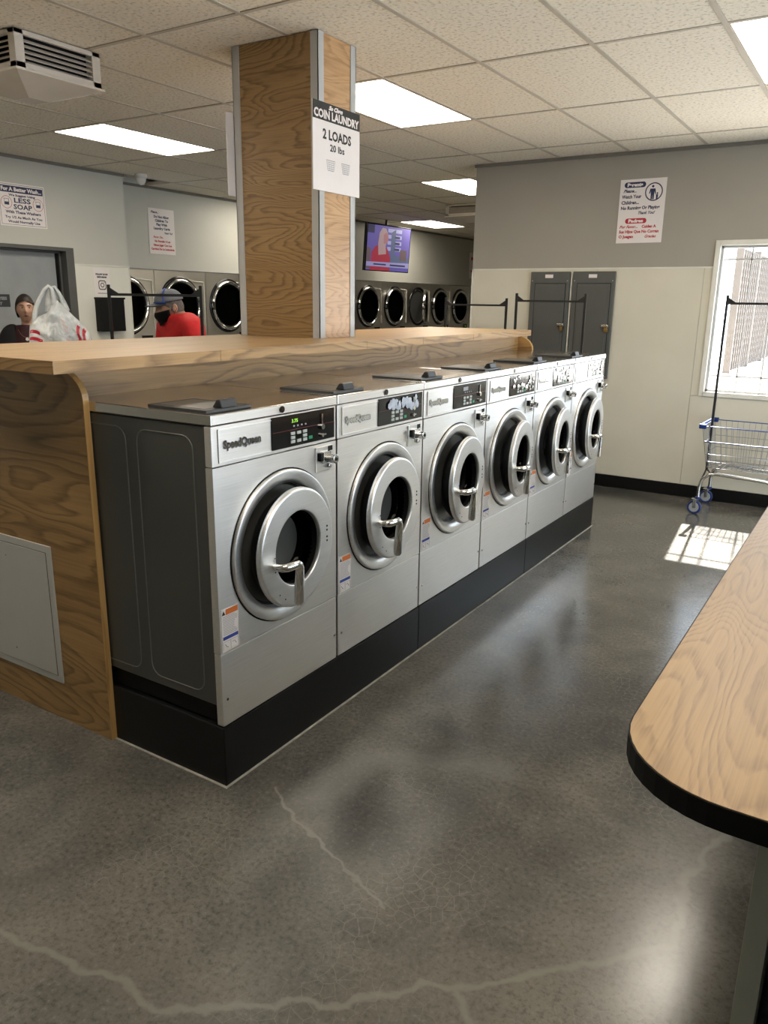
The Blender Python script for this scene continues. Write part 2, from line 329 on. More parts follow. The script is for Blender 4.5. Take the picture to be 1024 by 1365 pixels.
# ------------------------------------------------------------------ mesh helpers
class MB:
    def __init__(s): s.v = []; s.f = []; s.mi = []; s.sm = []
    def add(s, vs_, fs, mi=0, smooth=False):
        o = len(s.v); s.v += [tuple(v) for v in vs_]
        for f in fs: s.f.append(tuple(i + o for i in f)); s.mi.append(mi); s.sm.append(smooth)
        return s
    def box(s, x0, x1, y0, y1, z0, z1, mi=0):
        v = [(x0, y0, z0), (x1, y0, z0), (x1, y1, z0), (x0, y1, z0), (x0, y0, z1), (x1, y0, z1), (x1, y1, z1), (x0, y1, z1)]
        return s.add(v, [(3, 2, 1, 0), (4, 5, 6, 7), (0, 1, 5, 4), (1, 2, 6, 5), (2, 3, 7, 6), (3, 0, 4, 7)], mi)
    def lathe(s, prof, c=(0, 0, 0), axis='x', n=48, mi=0, smooth=True, close=False, a0=0, a1=2 * pi):
        """prof: list of (axial, radius)"""
        vs_ = []
        full = abs(a1 - a0 - 2 * pi) < 1e-6; cnt = n if full else n + 1
        for (h, r) in prof:
            for k in range(cnt):
                a = a0 + (a1 - a0) * k / n; p, q = r * cos(a), r * sin(a)
                if axis == 'x': vs_.append((c[0] + h, c[1] + p, c[2] + q))
                elif axis == 'y': vs_.append((c[0] + q, c[1] + h, c[2] + p))
                else: vs_.append((c[0] + p, c[1] + q, c[2] + h))
        fs = []; m_ = len(prof)
        for i in range(m_ - 1 + (1 if close else 0)):
            for k in range(n):
                k2 = (k + 1) % cnt; a = i * cnt; b = ((i + 1) % m_) * cnt
                fs.append((a + k, a + k2, b + k2, b + k))
        s.add(vs_, fs, mi, smooth); return s
    def disc(s, c, r, axis='x', n=32, mi=0):
        vs_ = []
        for k in range(n):
            a = 2 * pi * k / n; p, q = r * cos(a), r * sin(a)
            vs_.append((c[0], c[1] + p, c[2] + q) if axis == 'x' else (c[0] + q, c[1], c[2] + p) if axis == 'y' else (c[0] + p, c[1] + q, c[2]))
        return s.add(vs_, [tuple(range(n))], mi)
    def cyl(s, c, r, h, axis='z', n=24, mi=0):
        s.lathe([(0, 0.0001), (0, r), (h, r), (h, 0.0001)], c, axis, n, mi, smooth=False); return s
    def tube(s, pts, r, n=8, mi=0, cap=True):
        pts = [Vector(p) for p in pts]; rings = []; up = Vector((0, 0, 1))
        prev = None
        for i, p in enumerate(pts):
            t = (pts[min(i + 1, len(pts) - 1)] - pts[max(i - 1, 0)]).normalized()
            if prev is None:
                a = t.cross(up)
                if a.length < 1e-3: a = t.cross(Vector((1, 0, 0)))
                a.normalize()
            else:
                a = prev - t * prev.dot(t)
                if a.length < 1e-4: a = t.cross(up)
                a.normalize()
            prev = a; b = t.cross(a)
            rr = r[i] if isinstance(r, (list, tuple)) else r
            rings.append([p + (a * cos(2 * pi * k / n) + b * sin(2 * pi * k / n)) * rr for k in range(n)])
        vs_ = [v for rg in rings for v in rg]; fs = []
        for i in range(len(rings) - 1):
            for k in range(n): fs.append((i * n + k, i * n + (k + 1) % n, (i + 1) * n + (k + 1) % n, (i + 1) * n + k))
        s.add(vs_, fs, mi, True)
        if cap:
            s.add(rings[0], [tuple(range(n))[::-1]], mi); s.add(rings[-1], [tuple(range(n))], mi)
        return s
    def poly_extrude(s, pts2, plane, h0, h1, mi=0):
        """extrude 2D polygon; plane 'xy','xz','yz' with h along the third axis"""
        def P(a, b, h): return {'xy': (a, b, h), 'xz': (a, h, b), 'yz': (h, a, b)}[plane]
        n = len(pts2); vs_ = [P(a, b, h0) for a, b in pts2] + [P(a, b, h1) for a, b in pts2]
        fs = [tuple(range(n))[::-1], tuple(range(n, 2 * n))] + [(i, (i + 1) % n, n + (i + 1) % n, n + i) for i in range(n)]
        return s.add(vs_, fs, mi)
    def mesh(s, name, mats, bevel=0):
        me = bpy.data.meshes.new(name); me.from_pydata(s.v, [], s.f)
        for mt in mats: me.materials.append(mt)
        me.polygons.foreach_set('material_index', s.mi); me.polygons.foreach_set('use_smooth', s.sm)
        bm = bmesh.new(); bm.from_mesh(me); bmesh.ops.recalc_face_normals(bm, faces=bm.faces)
        if bevel:
            es = [e for e in bm.edges if len(e.link_faces) == 2 and e.calc_face_angle(0) > radians(50)]
            bmesh.ops.bevel(bm, geom=es, offset=bevel, segments=2, affect='EDGES', profile=0.5)
        bm.to_mesh(me); bm.free(); me.update(); return me
    def obj(s, name, mats, parent=None, bevel=0, loc=(0, 0, 0)):
        if not isinstance(mats, (list, tuple)): mats = [mats]
        o = bpy.data.objects.new(name, s.mesh(name, mats, bevel)); COL.objects.link(o); o.location = loc
        if parent is not None: o.parent = parent
        return o
def thing(name, label, cat, loc=(0, 0, 0), rz=0.0, group=None):
    o = bpy.data.objects.new(name, None); COL.objects.link(o); o.location = loc; o.rotation_euler = (0, 0, rz)
    o.empty_display_size = 0.1
    o['label'] = label; o['category'] = cat
    if group: o['group'] = group
    return o
def tag(o, label, cat, group=None):
    o['label'] = label; o['category'] = cat
    if group: o['group'] = group
    return o
def struct(o): o['kind'] = 'structure'; return o
def dup(root, loc=None, rz=None, label=None, group=None, name=None):
    def rec(o, par):
        c = o.copy(); COL.objects.link(c)
        if par is not None: c.parent = par
        for ch in list(o.children): rec(ch, c)
        return c
    r = rec(root, None)
    if loc is not None: r.location = loc
    if rz is not None: r.rotation_euler = (0, 0, rz)
    if label: r['label'] = label
    if group: r['group'] = group
    return r
def child(o, nm, k=0):
    l = [c for c in o.children if c.name.split('.')[0] == nm]
    return l[k]

_fonts = {}
def text_mesh(txt, size=1.0, width=None, bold=0.0, shear=0.0, align='LEFT', depth=0.0006):
    """returns (verts, faces) in local u,v,n with baseline at v=0"""
    cu = bpy.data.curves.new('t', 'FONT'); cu.body = txt; cu.size = size; cu.offset = bold; cu.shear = shear
    cu.extrude = 0; cu.align_x = 'LEFT'; cu.resolution_u = 2
    o = bpy.data.objects.new('t', cu); COL.objects.link(o)
    dg = bpy.context.evaluated_depsgraph_get()
    me = bpy.data.meshes.new_from_object(o.evaluated_get(dg))
    vs_ = [tuple(v.co) for v in me.vertices]; fs = [tuple(p.vertices) for p in me.polygons]
    bpy.data.objects.remove(o); bpy.data.curves.remove(cu); bpy.data.meshes.remove(me)
    if not vs_: return [], []
    x0 = min(v[0] for v in vs_); x1 = max(v[0] for v in vs_)
    k = 1.0 if width is None else width / (x1 - x0)
    w = (x1 - x0) * k
    off = {'LEFT': 0, 'CENTER': -w / 2, 'RIGHT': -w}[align]
    return [((v[0] - x0) * k + off, v[1], depth) for v in vs_], fs

class Sign:
    """flat board with print: origin bottom-left, u right, v up, n to the viewer"""
    def __init__(s, name, label, cat, o, u, n, w, h, th, board, parent=None, group=None):
        s.o = Vector(o); s.u = Vector(u).normalized(); s.n = Vector(n).normalized(); s.vv = Vector((0, 0, 1)); s.w = w; s.h = h
        s.root = thing(name, label, cat, s.o, 0, group) if parent is None else parent
        s.base = s.o if parent is None else Vector((0, 0, 0)) + s.o
        s.local = parent is None
        b = MB().box(0, w, 0, h, -th, 0)
        s.part('board', b, board)
    def part(s, name, mb, mat, bevel=0):
        out = []
        for a, b, c in mb.v:
            p = s.u * a + s.vv * b + s.n * c
            if not s.local: p = p + s.o
            out.append(tuple(p))
        mb.v = out
        return mb.obj(name, mat, s.root, bevel)
    def text(s, txt, u, v, size, mat, width=None, bold=0.0, shear=0.0, align='CENTER', name='lettering', lift=0.0008):
        bold += 0.0011
        vs_, fs = text_mesh(txt, size, width, bold, shear, align, lift)
        mb = MB().add([(a + u, b + v, c) for a, b, c in vs_], fs)
        return s.part(name, mb, mat)
    def rect(s, u0, u1, v0, v1, mat, name='printed_band', lift=0.0005):
        return s.part(name, MB().box(u0, u1, v0, v1, 0, lift), mat)
    def rrect(s, u0, u1, v0, v1, r, mat, name='printed_band', lift=0.0005):
        pts = []
        for cx, cy, a in ((u1 - r, v1 - r, 0), (u0 + r, v1 - r, 90), (u0 + r, v0 + r, 180), (u1 - r, v0 + r, 270)):
            for k in range(7): t = radians(a + 15 * k); pts.append((cx + r * cos(t), cy + r * sin(t)))
        return s.part(name, MB().poly_extrude(pts, 'xy', 0, lift), mat)
    def ring(s, u, v, r, w, mat, name='printed_ring', lift=0.0006):
        return s.part(name, MB().lathe([(lift, r - w), (lift, r)], (u, v, 0), 'z', 32, smooth=False), mat)

# ------------------------------------------------------------------ room shell
ZC = 2.89; YW = 5.409; XL = -5.30; XD = -5.75; YE = 14.26; XR = 4.6; YB = -4.6
struct(MB().poly_extrude([(-6.9, YB - .2), (XR + .2, YB - .2), (XR + .2, YW + .16), (-1.6, YW + .16), (-1.6, YE + .2), (-6.9, YE + .2)], 'xy', -.12, 0).obj('floor', M['floor']))
ceil = struct(MB().poly_extrude([(-6.9, YB - .2), (XR + .2, YB - .2), (XR + .2, YW + .16), (-1.6, YW + .16), (-1.6, YE + .2), (-6.9, YE + .2)], 'xy', ZC + 0.06, ZC + 0.16).obj('ceiling', M['tbar']))
GX, GY, DX, DY = -0.98, 1.285, 0.617, 1.21
i0, i1 = -10, 9; j0, j1 = -5, 11
def solid_cell(x0, x1, y0, y1):
    if x0 < XL - .01 and y1 < 4.25: return False
    if x1 < XD - .02: return False
    if x0 > -1.75 and y0 > YW + .1: return False
    if x0 > XR or y1 < YB: return False
    return True
LIGHTS = [(-1, 1, 'lit ceiling panel just right of the wood column'), (3, 1, 'lit ceiling panel cut off by the top right corner of the photo'),
          (-5, 1, 'lit ceiling panel left of the wood column'), (-3, 4, 'lit ceiling panel cut off by the end of the grey wall'),
          (-7, 7, 'small far lit ceiling panel beside the hanging television'),
          (-7, 4, 'lit ceiling panel hidden behind the wood column, near the dryers'),
          (-5, -2, 'unseen lit panel added behind the viewer over the left aisle'), (-1, -2, 'unseen lit panel added behind the viewer before the counter'),
          (3, -2, 'unseen lit panel added behind the viewer over the folding table')]  # the panels behind the viewer are unseen, added to supply fill light
LC = {(a, b) for a, b, _ in LIGHTS}
tile_me = {}
for i in range(i0, i1):
    for j in range(j0, j1):
        x0, x1 = GX + DX * i, GX + DX * (i + 1); y0, y1 = GY + DY * j, GY + DY * (j + 1)
        if (i, j) in LC or not solid_cell(x0, x1, y0, y1): continue
        cx0, cx1 = max(x0, XD if y0 > 4.3 else XL), min(x1, XR, 99 if y0 < YW - .1 else -1.79)
        cy0, cy1 = max(y0, YB), min(y1, YE)
        if x1 > -1.79 and y1 > YW: cy1 = min(cy1, YW) if x0 > -1.85 else cy1
        if cx1 - cx0 < .03 or cy1 - cy0 < .03: continue
        key = (round(cx1 - cx0, 3), round(cy1 - cy0, 3))
        if key not in tile_me:
            w_, h_ = cx1 - cx0 - .016, cy1 - cy0 - .016
            mb = MB(); e = 0.006
            v = [(0, 0, 0.012), (w_, 0, 0.012), (w_, h_, 0.012), (0, h_, 0.012), (e, e, 0), (w_ - e, e, 0), (w_ - e, h_ - e, 0), (e, h_ - e, 0)]
            mb.add(v, [(4, 7, 6, 5), (0, 4, 5, 1), (1, 5, 6, 2), (2, 6, 7, 3), (3, 7, 4, 0), (0, 1, 2, 3)])
            tile_me[key] = mb.mesh('ceiling_tile', [M['tile']])
        o = bpy.data.objects.new('ceiling_tile', tile_me[key]); COL.objects.link(o); o.parent = ceil
        o.location = (cx0 + .008, cy0 + .008, ZC + random.uniform(0.001, 0.003))
mb = MB()
for i in range(i0, i1 + 1):
    x = GX + DX * i
    if XD < x < XR:
        ya = 4.25 if x < XL else YB; yb = YW if x > -1.79 else YE
        mb.box(x - .012, x + .012, ya, yb, ZC - .002, ZC + .03)
for j in range(j0, j1 + 1):
    y = GY + DY * j
    if YB < y < YE:
        mb.box(XD if y > 4.25 else XL, XR if y < YW else -1.79, y - .012, y + .012, ZC - .0015, ZC + .03)
mb.obj('ceiling_grid_bars', M['tbar'], ceil)

def wallbox(name, x0, x1, y0, y1, z0, z1, mat):
    return struct(MB().box(x0, x1, y0, y1, z0, z1).obj(name, mat))
ZS = 1.945
# far wall (grey above, cream panels below), window opening
WX0, WX1, WZ0, WZ1 = 0.437, 2.35, 0.925, 2.132
T = 0.16
mb = MB()
ZT = ZC + .06
mb.box(-1.79, WX0, YW, YW + T, 0, ZT); mb.box(WX1, XR + .2, YW, YW + T, 0, ZT)
mb.box(WX0, WX1, YW, YW + T, 0, WZ0); mb.box(WX0, WX1, YW, YW + T, WZ1, ZT)
wf = struct(mb.obj('wall_back', M['wall_grey']))
def panel(par, x0, x1, z0, z1): MB().box(x0, x1, YW - .006, YW, z0, z1).obj('wall_panel', M['cream'], par, 0.001)
zb = 0.113
panel(wf, -1.775, -0.56, zb, ZS); panel(wf, -0.557, 0.34, zb, ZS)
mb = MB().box(.343, WX0 - .03, YW - .006, YW, WZ0 - .027, ZS); mb.obj('wall_panel', M['cream'], wf)
panel(wf, .343, 1.56, zb, WZ0 - .03) ; panel(wf, 1.563, WX1 + .03, zb, WZ0 - .03); panel(wf, WX1 + .03, 3.4, zb, ZS); panel(wf, 3.403, XR, zb, ZS)
struct(MB().box(-1.79, WX0 - .03, YW - .012, YW, ZS, ZS + .012).box(WX1 + .03, XR, YW - .012, YW, ZS, ZS + .012).box(-1.792, -1.775, YW - .012, YW, zb, ZS + .012).obj('trim_1', M['trim_white']))
struct(MB().box(-1.79, XR, YW - .014, YW, 0, zb - .002).obj('baseboard_back', M['base_black'], None, 0.003))
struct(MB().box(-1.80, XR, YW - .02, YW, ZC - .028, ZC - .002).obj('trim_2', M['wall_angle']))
# hall wall behind the corner
wallbox('wall_hall', -1.79, -1.63, YW + T, YE, 0, ZT, M['wall_blue'])
# left wall with doorway
DY0, DY1, DZ = 1.9, 3.44, 2.079
mb = MB().box(XL - .14, XL, YB, DY0 - .09, 0, ZT).box(XL - .14, XL, DY1 + .09, 4.213, 0, ZT).box(XL - .14, XL, DY0 - .09, DY1 + .09, DZ + .035, ZT)
mb.box(XD, XL - .14, 4.0, 4.11, 0, ZC)
wl = struct(mb.obj('wall_left', M['wall_blue']))
MB().box(XL, XL + .006, DY1 + .092, 4.205, .113, 1.955).obj('wall_panel', M['cream_l'], wl, .001)
MB().box(XL, XL + .006, YB, DY0 - .092, .113, 1.955).obj('wall_panel', M['cream_l'], wl, .001)
struct(MB().box(XL, XL + .012, DY1 + .09, 4.213, 1.955, 1.967).box(XL, XL + .012, 4.203, 4.216, 0, 1.967).obj('trim_3', M['trim_white']))
struct(MB().box(XL, XL + .014, DY1 + .09, 4.213, 0, .11).obj('baseboard_left', M['base_black']))
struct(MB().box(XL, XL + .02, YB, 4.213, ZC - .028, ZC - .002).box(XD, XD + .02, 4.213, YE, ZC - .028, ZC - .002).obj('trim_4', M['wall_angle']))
# doorway frame, leaf
dr = struct(bpy.data.objects.new('door_1', None)); COL.objects.link(dr); dr.location = (XL, (DY0 + DY1) / 2, 0)
def dpart(name, mb, mat, bevel=0):
    mb.v = [(a - XL, b - (DY0 + DY1) / 2, c) for a, b, c in mb.v]; return mb.obj(name, mat, dr, bevel)
fr = MB()
for (a, b) in ((DY0 - .09, DY0), (DY1, DY1 + .09)): fr.box(XL - .14, XL + .012, a, b, 0, DZ)
fr.box(XL - .14, XL + .012, DY0 - .09, DY1 + .09, DZ, DZ + .035)
for (a, b) in ((DY0, DY0 + .02), (DY1 - .02, DY1)): fr.box(XL - .10, XL - .075, a, b, 0, DZ)
fr.box(XL - .10, XL - .075, DY0, DY1, DZ - .02, DZ)
dpart('door_frame', fr, M['door_frame'], .002)
dpart('door_leaf', MB().box(XL - .14, XL - .102, DY0 + .002, DY1 - .05, .01, DZ - .01), M['door_leaf'], .002)
dpart('door_gasket', MB().box(XL - .14, XL - .1, DY1 - .05, DY1, .01, DZ - .01), M['black'])
dpart('door_handle', MB().tube([(XL - .10, DY0 + .12, 1.0), (XL - .05, DY0 + .12, 1.0), (XL - .05, DY0 + .22, 1.0)], .009), M['chrome_dull'])
# dryer wall: soffit above the dryers, and back
wd = wallbox('wall_dryer', XD - .12, XD, 4.213, YE, 1.985, ZT, M['wall_blue'])
wallbox('wall_dryer_back', -6.85, -6.75, 4.0, YE, 0, ZT, M['wall_blue'])
struct(MB().box(XD - .02, XD + .006, 4.213, YE, 1.972, 1.985).obj('trim_5', M['trim_grey']))
wallbox('wall_end', -6.9, -1.6, YE, YE + .15, 0, ZT, M['wall_blue'])
# walls outside the frame: street front at the right with large panes, wall behind the viewer
mb = MB()
SY0, SY1, SZ0, SZ1 = -0.6, 4.6, 0.15, 2.45
mb.box(XR, XR + .15, YB, SY0, 0, ZT); mb.box(XR, XR + .15, SY1, YW, 0, ZT); mb.box(XR, XR + .15, SY0, SY1, 0, SZ0); mb.box(XR, XR + .15, SY0, SY1, SZ1, ZT)
wallr = struct(mb.obj('wall_right', M['wall_grey']))
w2 = struct(bpy.data.objects.new('window_2', None)); COL.objects.link(w2)
for k in range(5):
    ya = SY0 + (SY1 - SY0) * k / 4
    MB().box(XR, XR + .06, ya - .03, ya + .03, SZ0, SZ1).obj('window_mullion', M['trim_grey'], w2)
    if k < 4: MB().box(XR + .05, XR + .056, ya + .03, ya + (SY1 - SY0) / 4 - .03, SZ0, SZ1).obj('window_pane', M['glass'], w2)
wallbox('wall_front', -5.45, XR + .15, YB - .15, YB, 0, ZT, M['wall_blue'])

# far window
w1 = struct(bpy.data.objects.new('window_1', None)); COL.objects.link(w1)
f = MB(); a = .028
f.box(WX0 - a, WX0 + .012, YW - .02, YW + .04, WZ0 - a, WZ1 + a); f.box(WX1 - .012, WX1 + a, YW - .02, YW + .04, WZ0 - a, WZ1 + a)
f.box(WX0, WX1, YW - .02, YW + .04, WZ0 - a, WZ0 + .012); f.box(WX0, WX1, YW - .02, YW + .04, WZ1 - .012, WZ1 + a)
f.obj('window_frame', M['trim_white'], w1, .003)
f = MB(); b = .02
f.box(WX0 + .012, WX0 + .012 + b, YW + .03, YW + .06, WZ0 + .012, WZ1 - .012); f.box(WX1 - .012 - b, WX1 - .012, YW + .03, YW + .06, WZ0 + .012, WZ1 - .012)
f.box(WX0, WX1, YW + .03, YW + .06, WZ0 + .012, WZ0 + .012 + b); f.box(WX0, WX1, YW + .03, YW + .06, WZ1 - .012 - b, WZ1 - .012)
f.obj('window_sash', M['trim_grey'], w1, .002)
MB().box(WX0 + .03, WX1 - .03, YW + .042, YW + .047, WZ0 + .03, WZ1 - .03).obj('window_pane', M['glass'], w1)
# iron grille outside
gr = thing('window_grille', 'thin iron security bars outside the window beside the laundry cart', 'window grille', ((WX0 + WX1) / 2, YW + .2, WZ0))
gc = Vector(gr.location)
def gbar(x0, x1, z0, z1):
    MB().box(x0 - gc.x, x1 - gc.x, -.006, .006, z0 - gc.z, z1 - gc.z).obj('grille_bar', M['iron'], gr)
for z in (1.06, 2.02): gbar(WX0 - .05, WX1 + .05, z - .007, z + .007)
x = .665
while x < WX1: gbar(x - .006, x + .006, WZ0 - .03, WZ1 + .03); x += .19
MB().box(-WX1 / 2, -WX1 / 2 + .02, -.05, 0, 0, .02).obj('grille_bracket', M['iron'], gr) if False else None

# outside
struct(MB().box(-12, 20, YW + .17, 40, -.35, -.25).obj('ground', M['outer_ground']))
sw = thing('breeze_screen', 'brown lattice screen on a white brick wall outside the window', 'screen', (.2, 10.5, -.25))
def swp(name, mb, mat):
    mb.v = [(a_ - .2, b_ - 10.5, c_ + .25) for a_, b_, c_ in mb.v]; return mb.obj(name, mat, sw)
swp('ledge', MB().box(.02, .30, 7.95, 13.5, .83, .90), M['outer_white'])
lw = MB()
y = 8.02
while y < 13.2:
    lw.box(.19, .232, y, y + .030, .92, 2.26); y += .15
z = .95
while z < 2.24:
    lw.box(.195, .22, 8.0, 13.2, z, z + .034); z += .078
o = swp('lattice', lw, M['lattice']); o['kind'] = 'stuff'
for y in (8.0, 9.3, 10.6, 11.9, 13.2): swp('screen_post', MB().box(.16, .235, y - .025, y + .025, .90, 2.30), M['lattice'])
bw = MB(); row = 0; z = -.25
while z < .80:
    y = 7.95 - (.2 if row % 2 else 0)
    while y < 13.4:
        bw.box(.04, .28, max(y, 7.95) + .004, min(y + .39, 13.45), z + .004, z + .128); y += .4
    z += .135; row += 1
o = swp('brickwork', bw, M['brick_white']); o['kind'] = 'stuff'
swp('mortar', MB().box(.05, .27, 7.96, 13.45, -.25, .83), M['outer_white'])

# ------------------------------------------------------------------ ceiling lights
for n_, (i, j, lab) in enumerate(LIGHTS):
    x0, y0 = GX + DX * i, GY + DY * j
    t = thing('ceiling_light', lab, 'ceiling light', (x0 + DX / 2, y0 + DY / 2, ZC), 0, 'recessed ceiling light panels')
    hx, hy = DX / 2, DY / 2
    MB().box(-hx + .01, -hx + .02, -hy + .01, hy - .01, -.001, .05).box(hx - .02, hx - .01, -hy + .01, hy - .01, -.001, .05).box(-hx + .01, hx - .01, -hy + .01, -hy + .02, -.001, .05).box(-hx + .01, hx - .01, hy - .02, hy - .01, -.001, .05).obj('frame', M['tbar'], t)
    MB().box(-hx + .02, hx - .02, -hy + .02, hy - .02, .002, .01).obj('diffuser', M['light'], t)

# ------------------------------------------------------------------ ceiling vents
def ceiling_vent(name, lab, x0, x1, y0, y1, h, tray):
    cx, cy = (x0 + x1) / 2, (y0 + y1) / 2; hx, hy = (x1 - x0) / 2, (y1 - y0) / 2
    t = thing(name, lab, 'air vent', (cx, cy, ZC - .004)); f_ = .05
    mb = MB()   # frame: corner posts and rails
    for sx in (-1, 1):
        for sy in (-1, 1):
            xa, xb = sorted((sx * hx, sx * (hx - f_))); ya, yb = sorted((sy * hy, sy * (hy - f_))); mb.box(xa, xb, ya, yb, -h, 0)
    for z0, z1 in ((-.022, 0), (-h, -h + .028)):
        mb.box(-hx, hx, -hy, -hy + .02, z0, z1); mb.box(-hx, hx, hy - .02, hy, z0, z1); mb.box(-hx, -hx + .02, -hy, hy, z0, z1); mb.box(hx - .02, hx, -hy, hy, z0, z1)
    mb.obj('frame', M['diffuser_box'], t, .002)
    MB().box(-hx + .05, hx - .05, -hy + .05, hy - .05, -h + .01, 0).obj('duct_core', M['black'], t)
    n = 5
    for k in range(n):
        z = -.04 - (h - .075) * k / (n - 1)
        for ax in (0, 1):
            for s_ in (-1, 1):
                m2 = MB(); a0_, b0_ = .006, -.008
                if ax == 0:
                    xo, xi = s_ * (hx - .004), s_ * (hx - .03); y_ = hy - f_
                    v = [(xo, -y_, z - .010), (xo, y_, z - .010), (xi, y_, z + .008), (xi, -y_, z + .008)]
                else:
                    yo, yi = s_ * (hy - .004), s_ * (hy - .03); x_ = hx - f_
                    v = [(-x_, yo, z - .010), (x_, yo, z - .010), (x_, yi, z + .008), (-x_, yi, z + .008)]
                v2 = [(p[0], p[1], p[2] - .003) for p in v]
                m2.add(v + v2, [(0, 1, 2, 3), (7, 6, 5, 4), (0, 4, 5, 1), (1, 5, 6, 2), (2, 6, 7, 3), (3, 7, 4, 0)])
                m2.obj('slat', M['diffuser_box'], t)
    mb = MB(); g_ = tray; k_ = -h - .012
    v = [(-hx - g_, -hy - g_, -h), (hx + g_, -hy - g_, -h), (hx + g_, hy + g_, -h), (-hx - g_, hy + g_, -h),
         (-hx - g_, -hy - g_, k_), (hx + g_, -hy - g_, k_), (hx + g_, hy + g_, k_), (-hx - g_, hy + g_, k_), (-.06, -.06, k_ - .065), (.06, -.06, k_ - .065), (.06, .06, k_ - .065), (-.06, .06, k_ - .065)]
    mb.add(v, [(0, 1, 2, 3), (0, 1, 5, 4), (1, 2, 6, 5), (2, 3, 7, 6), (3, 0, 4, 7), (4, 5, 9, 8), (5, 6, 10, 9), (6, 7, 11, 10), (7, 4, 8, 11), (8, 9, 10, 11)])
    mb.obj('drip_tray', M['diffuser_box'], t, .002)
    return t
ceiling_vent('ceiling_vent', 'cream box vent with slats hanging at the top left of the photo', -2.55, -2.035, .86, 1.355, .17, .012)
ceiling_vent('ceiling_vent', 'small far box vent beside the end of the grey wall', -3.50, -2.95, 8.0, 8.55, .14, .01)
# dome camera
t = thing('dome_camera', 'small white dome camera on the ceiling above the wall corner', 'camera', (-5.12, 4.30, ZC - .004))
MB().lathe([(0, .0001), (0, .062), (-.03, .062), (-.045, .05), (-.045, .0001)], (0, 0, 0), 'z', 24, smooth=False).obj('housing', M['white'], t)
MB().lathe([(-.045 - .06 * sin(a), .05 * cos(a) + .0001) for a in [pi / 2 * q / 8 for q in range(9)]], (0, 0, 0), 'z', 24).obj('dome', M['white'], t)

# ------------------------------------------------------------------ plinth, bulkhead, counter
WP = 0.667
pl = thing('plinth', 'black vinyl covered plinth under the row of washers', 'plinth', (0, 0, 0))
for (a_, b_) in ((0, 2 * WP), (2 * WP, 4 * WP), (4 * WP, 6 * WP)):
    MB().box(-.668, .002, a_ + (.0 if a_ == 0 else .0015), b_ - .0015, 0, .226).obj('plinth_section', M['kick'], pl, .003)
struct(MB().box(-.568, .011, -.010, 0, 0, .003).box(.002, .011, 0, 6 * WP + .008, 0, .003).obj('trim_6', M['caulk']))

XP = -.57; CT = 1.4508
bk = thing('bulkhead', 'long oak faced bulkhead behind the washers, under the counter', 'bulkhead', (-1.1, 0, 0))
def bkp(name, mb, mat, bevel=0):
    mb.v = [(a_ + 1.1, b_, c_) for a_, b_, c_ in mb.v]; return mb.obj(name, mat, bk, bevel)
YEND = 6 * WP + .01
bkp('core', MB().box(-1.574, -.70, 0.001, YEND - .010, 0, CT - .0425), M['side_grey'])
bkp('face_board', MB().box(-.70, -.686, 0.001, YEND - .010, 0.9, CT - .0425), M['oak_y'])
def endpanel(y0, y1, lab):
    global bk
    bk = thing('end_panel', lab, 'side panel', (-1.1, 0, 0), 0, 'rounded oak end panels of the bulkhead')
    pts = [(-1.70, 0), (XP, 0)]
    R_ = .105; zt = CT - .0435
    for k in range(9):
        a_ = pi / 2 * k / 8; pts.append((XP - R_ * 1.5 + R_ * 1.5 * cos(a_), zt - R_ + R_ * sin(a_)))
    pts += [(-1.70, zt)]
    bkp('oak_board', MB().poly_extrude(pts, 'xz', y0, y1), M['oak_x'])
    # banding strip on the front edge
    e = MB(); vs_ = []; path_ = pts[1:11]
    for (a_, b_) in path_: vs_ += [(a_ + .002, y0 - .0015, b_ + .0015), (a_ + .002, y1 + .0015, b_ + .0015), (a_ - .001, y0 - .0015, b_ - .001), (a_ - .001, y1 + .0015, b_ - .001)]
    fs = []
    for k in range(len(path_) - 1):
        o_ = 4 * k; fs += [(o_, o_ + 1, o_ + 5, o_ + 4), (o_ + 2, o_ + 6, o_ + 7, o_ + 3), (o_, o_ + 4, o_ + 6, o_ + 2), (o_ + 1, o_ + 3, o_ + 7, o_ + 5)]
    e.add(vs_, fs); bkp('edge_banding', e, M['oak_edge'])
endpanel(YEND - .008, YEND + .014, 'far rounded oak end panel, beyond the last washer')
endpanel(-.022, -.001, 'near rounded oak end panel with white access hatch')
# access panel
ap = bkp('access_panel', MB().box(-1.43, -.835, -.028, -.0215, .165, .732), M['access'], .0015)
def app(name, mb, mat):
    mb.v = [(a_ + 1.1, b_, c_) for a_, b_, c_ in mb.v]; o = mb.obj(name, mat, ap); return o
app('access_door', MB().box(-1.40, -.865, -.031, -.0275, .195, .702), M['access'])
app('door_gap', MB().box(-1.403, -.862, -.0288, -.0275, .192, .705), M['side_grey'])
for z in (.25, .65): app('screw', MB().cyl((-1.12, -.033, z), .004, .003, 'y', 10), M['grey_ink'])

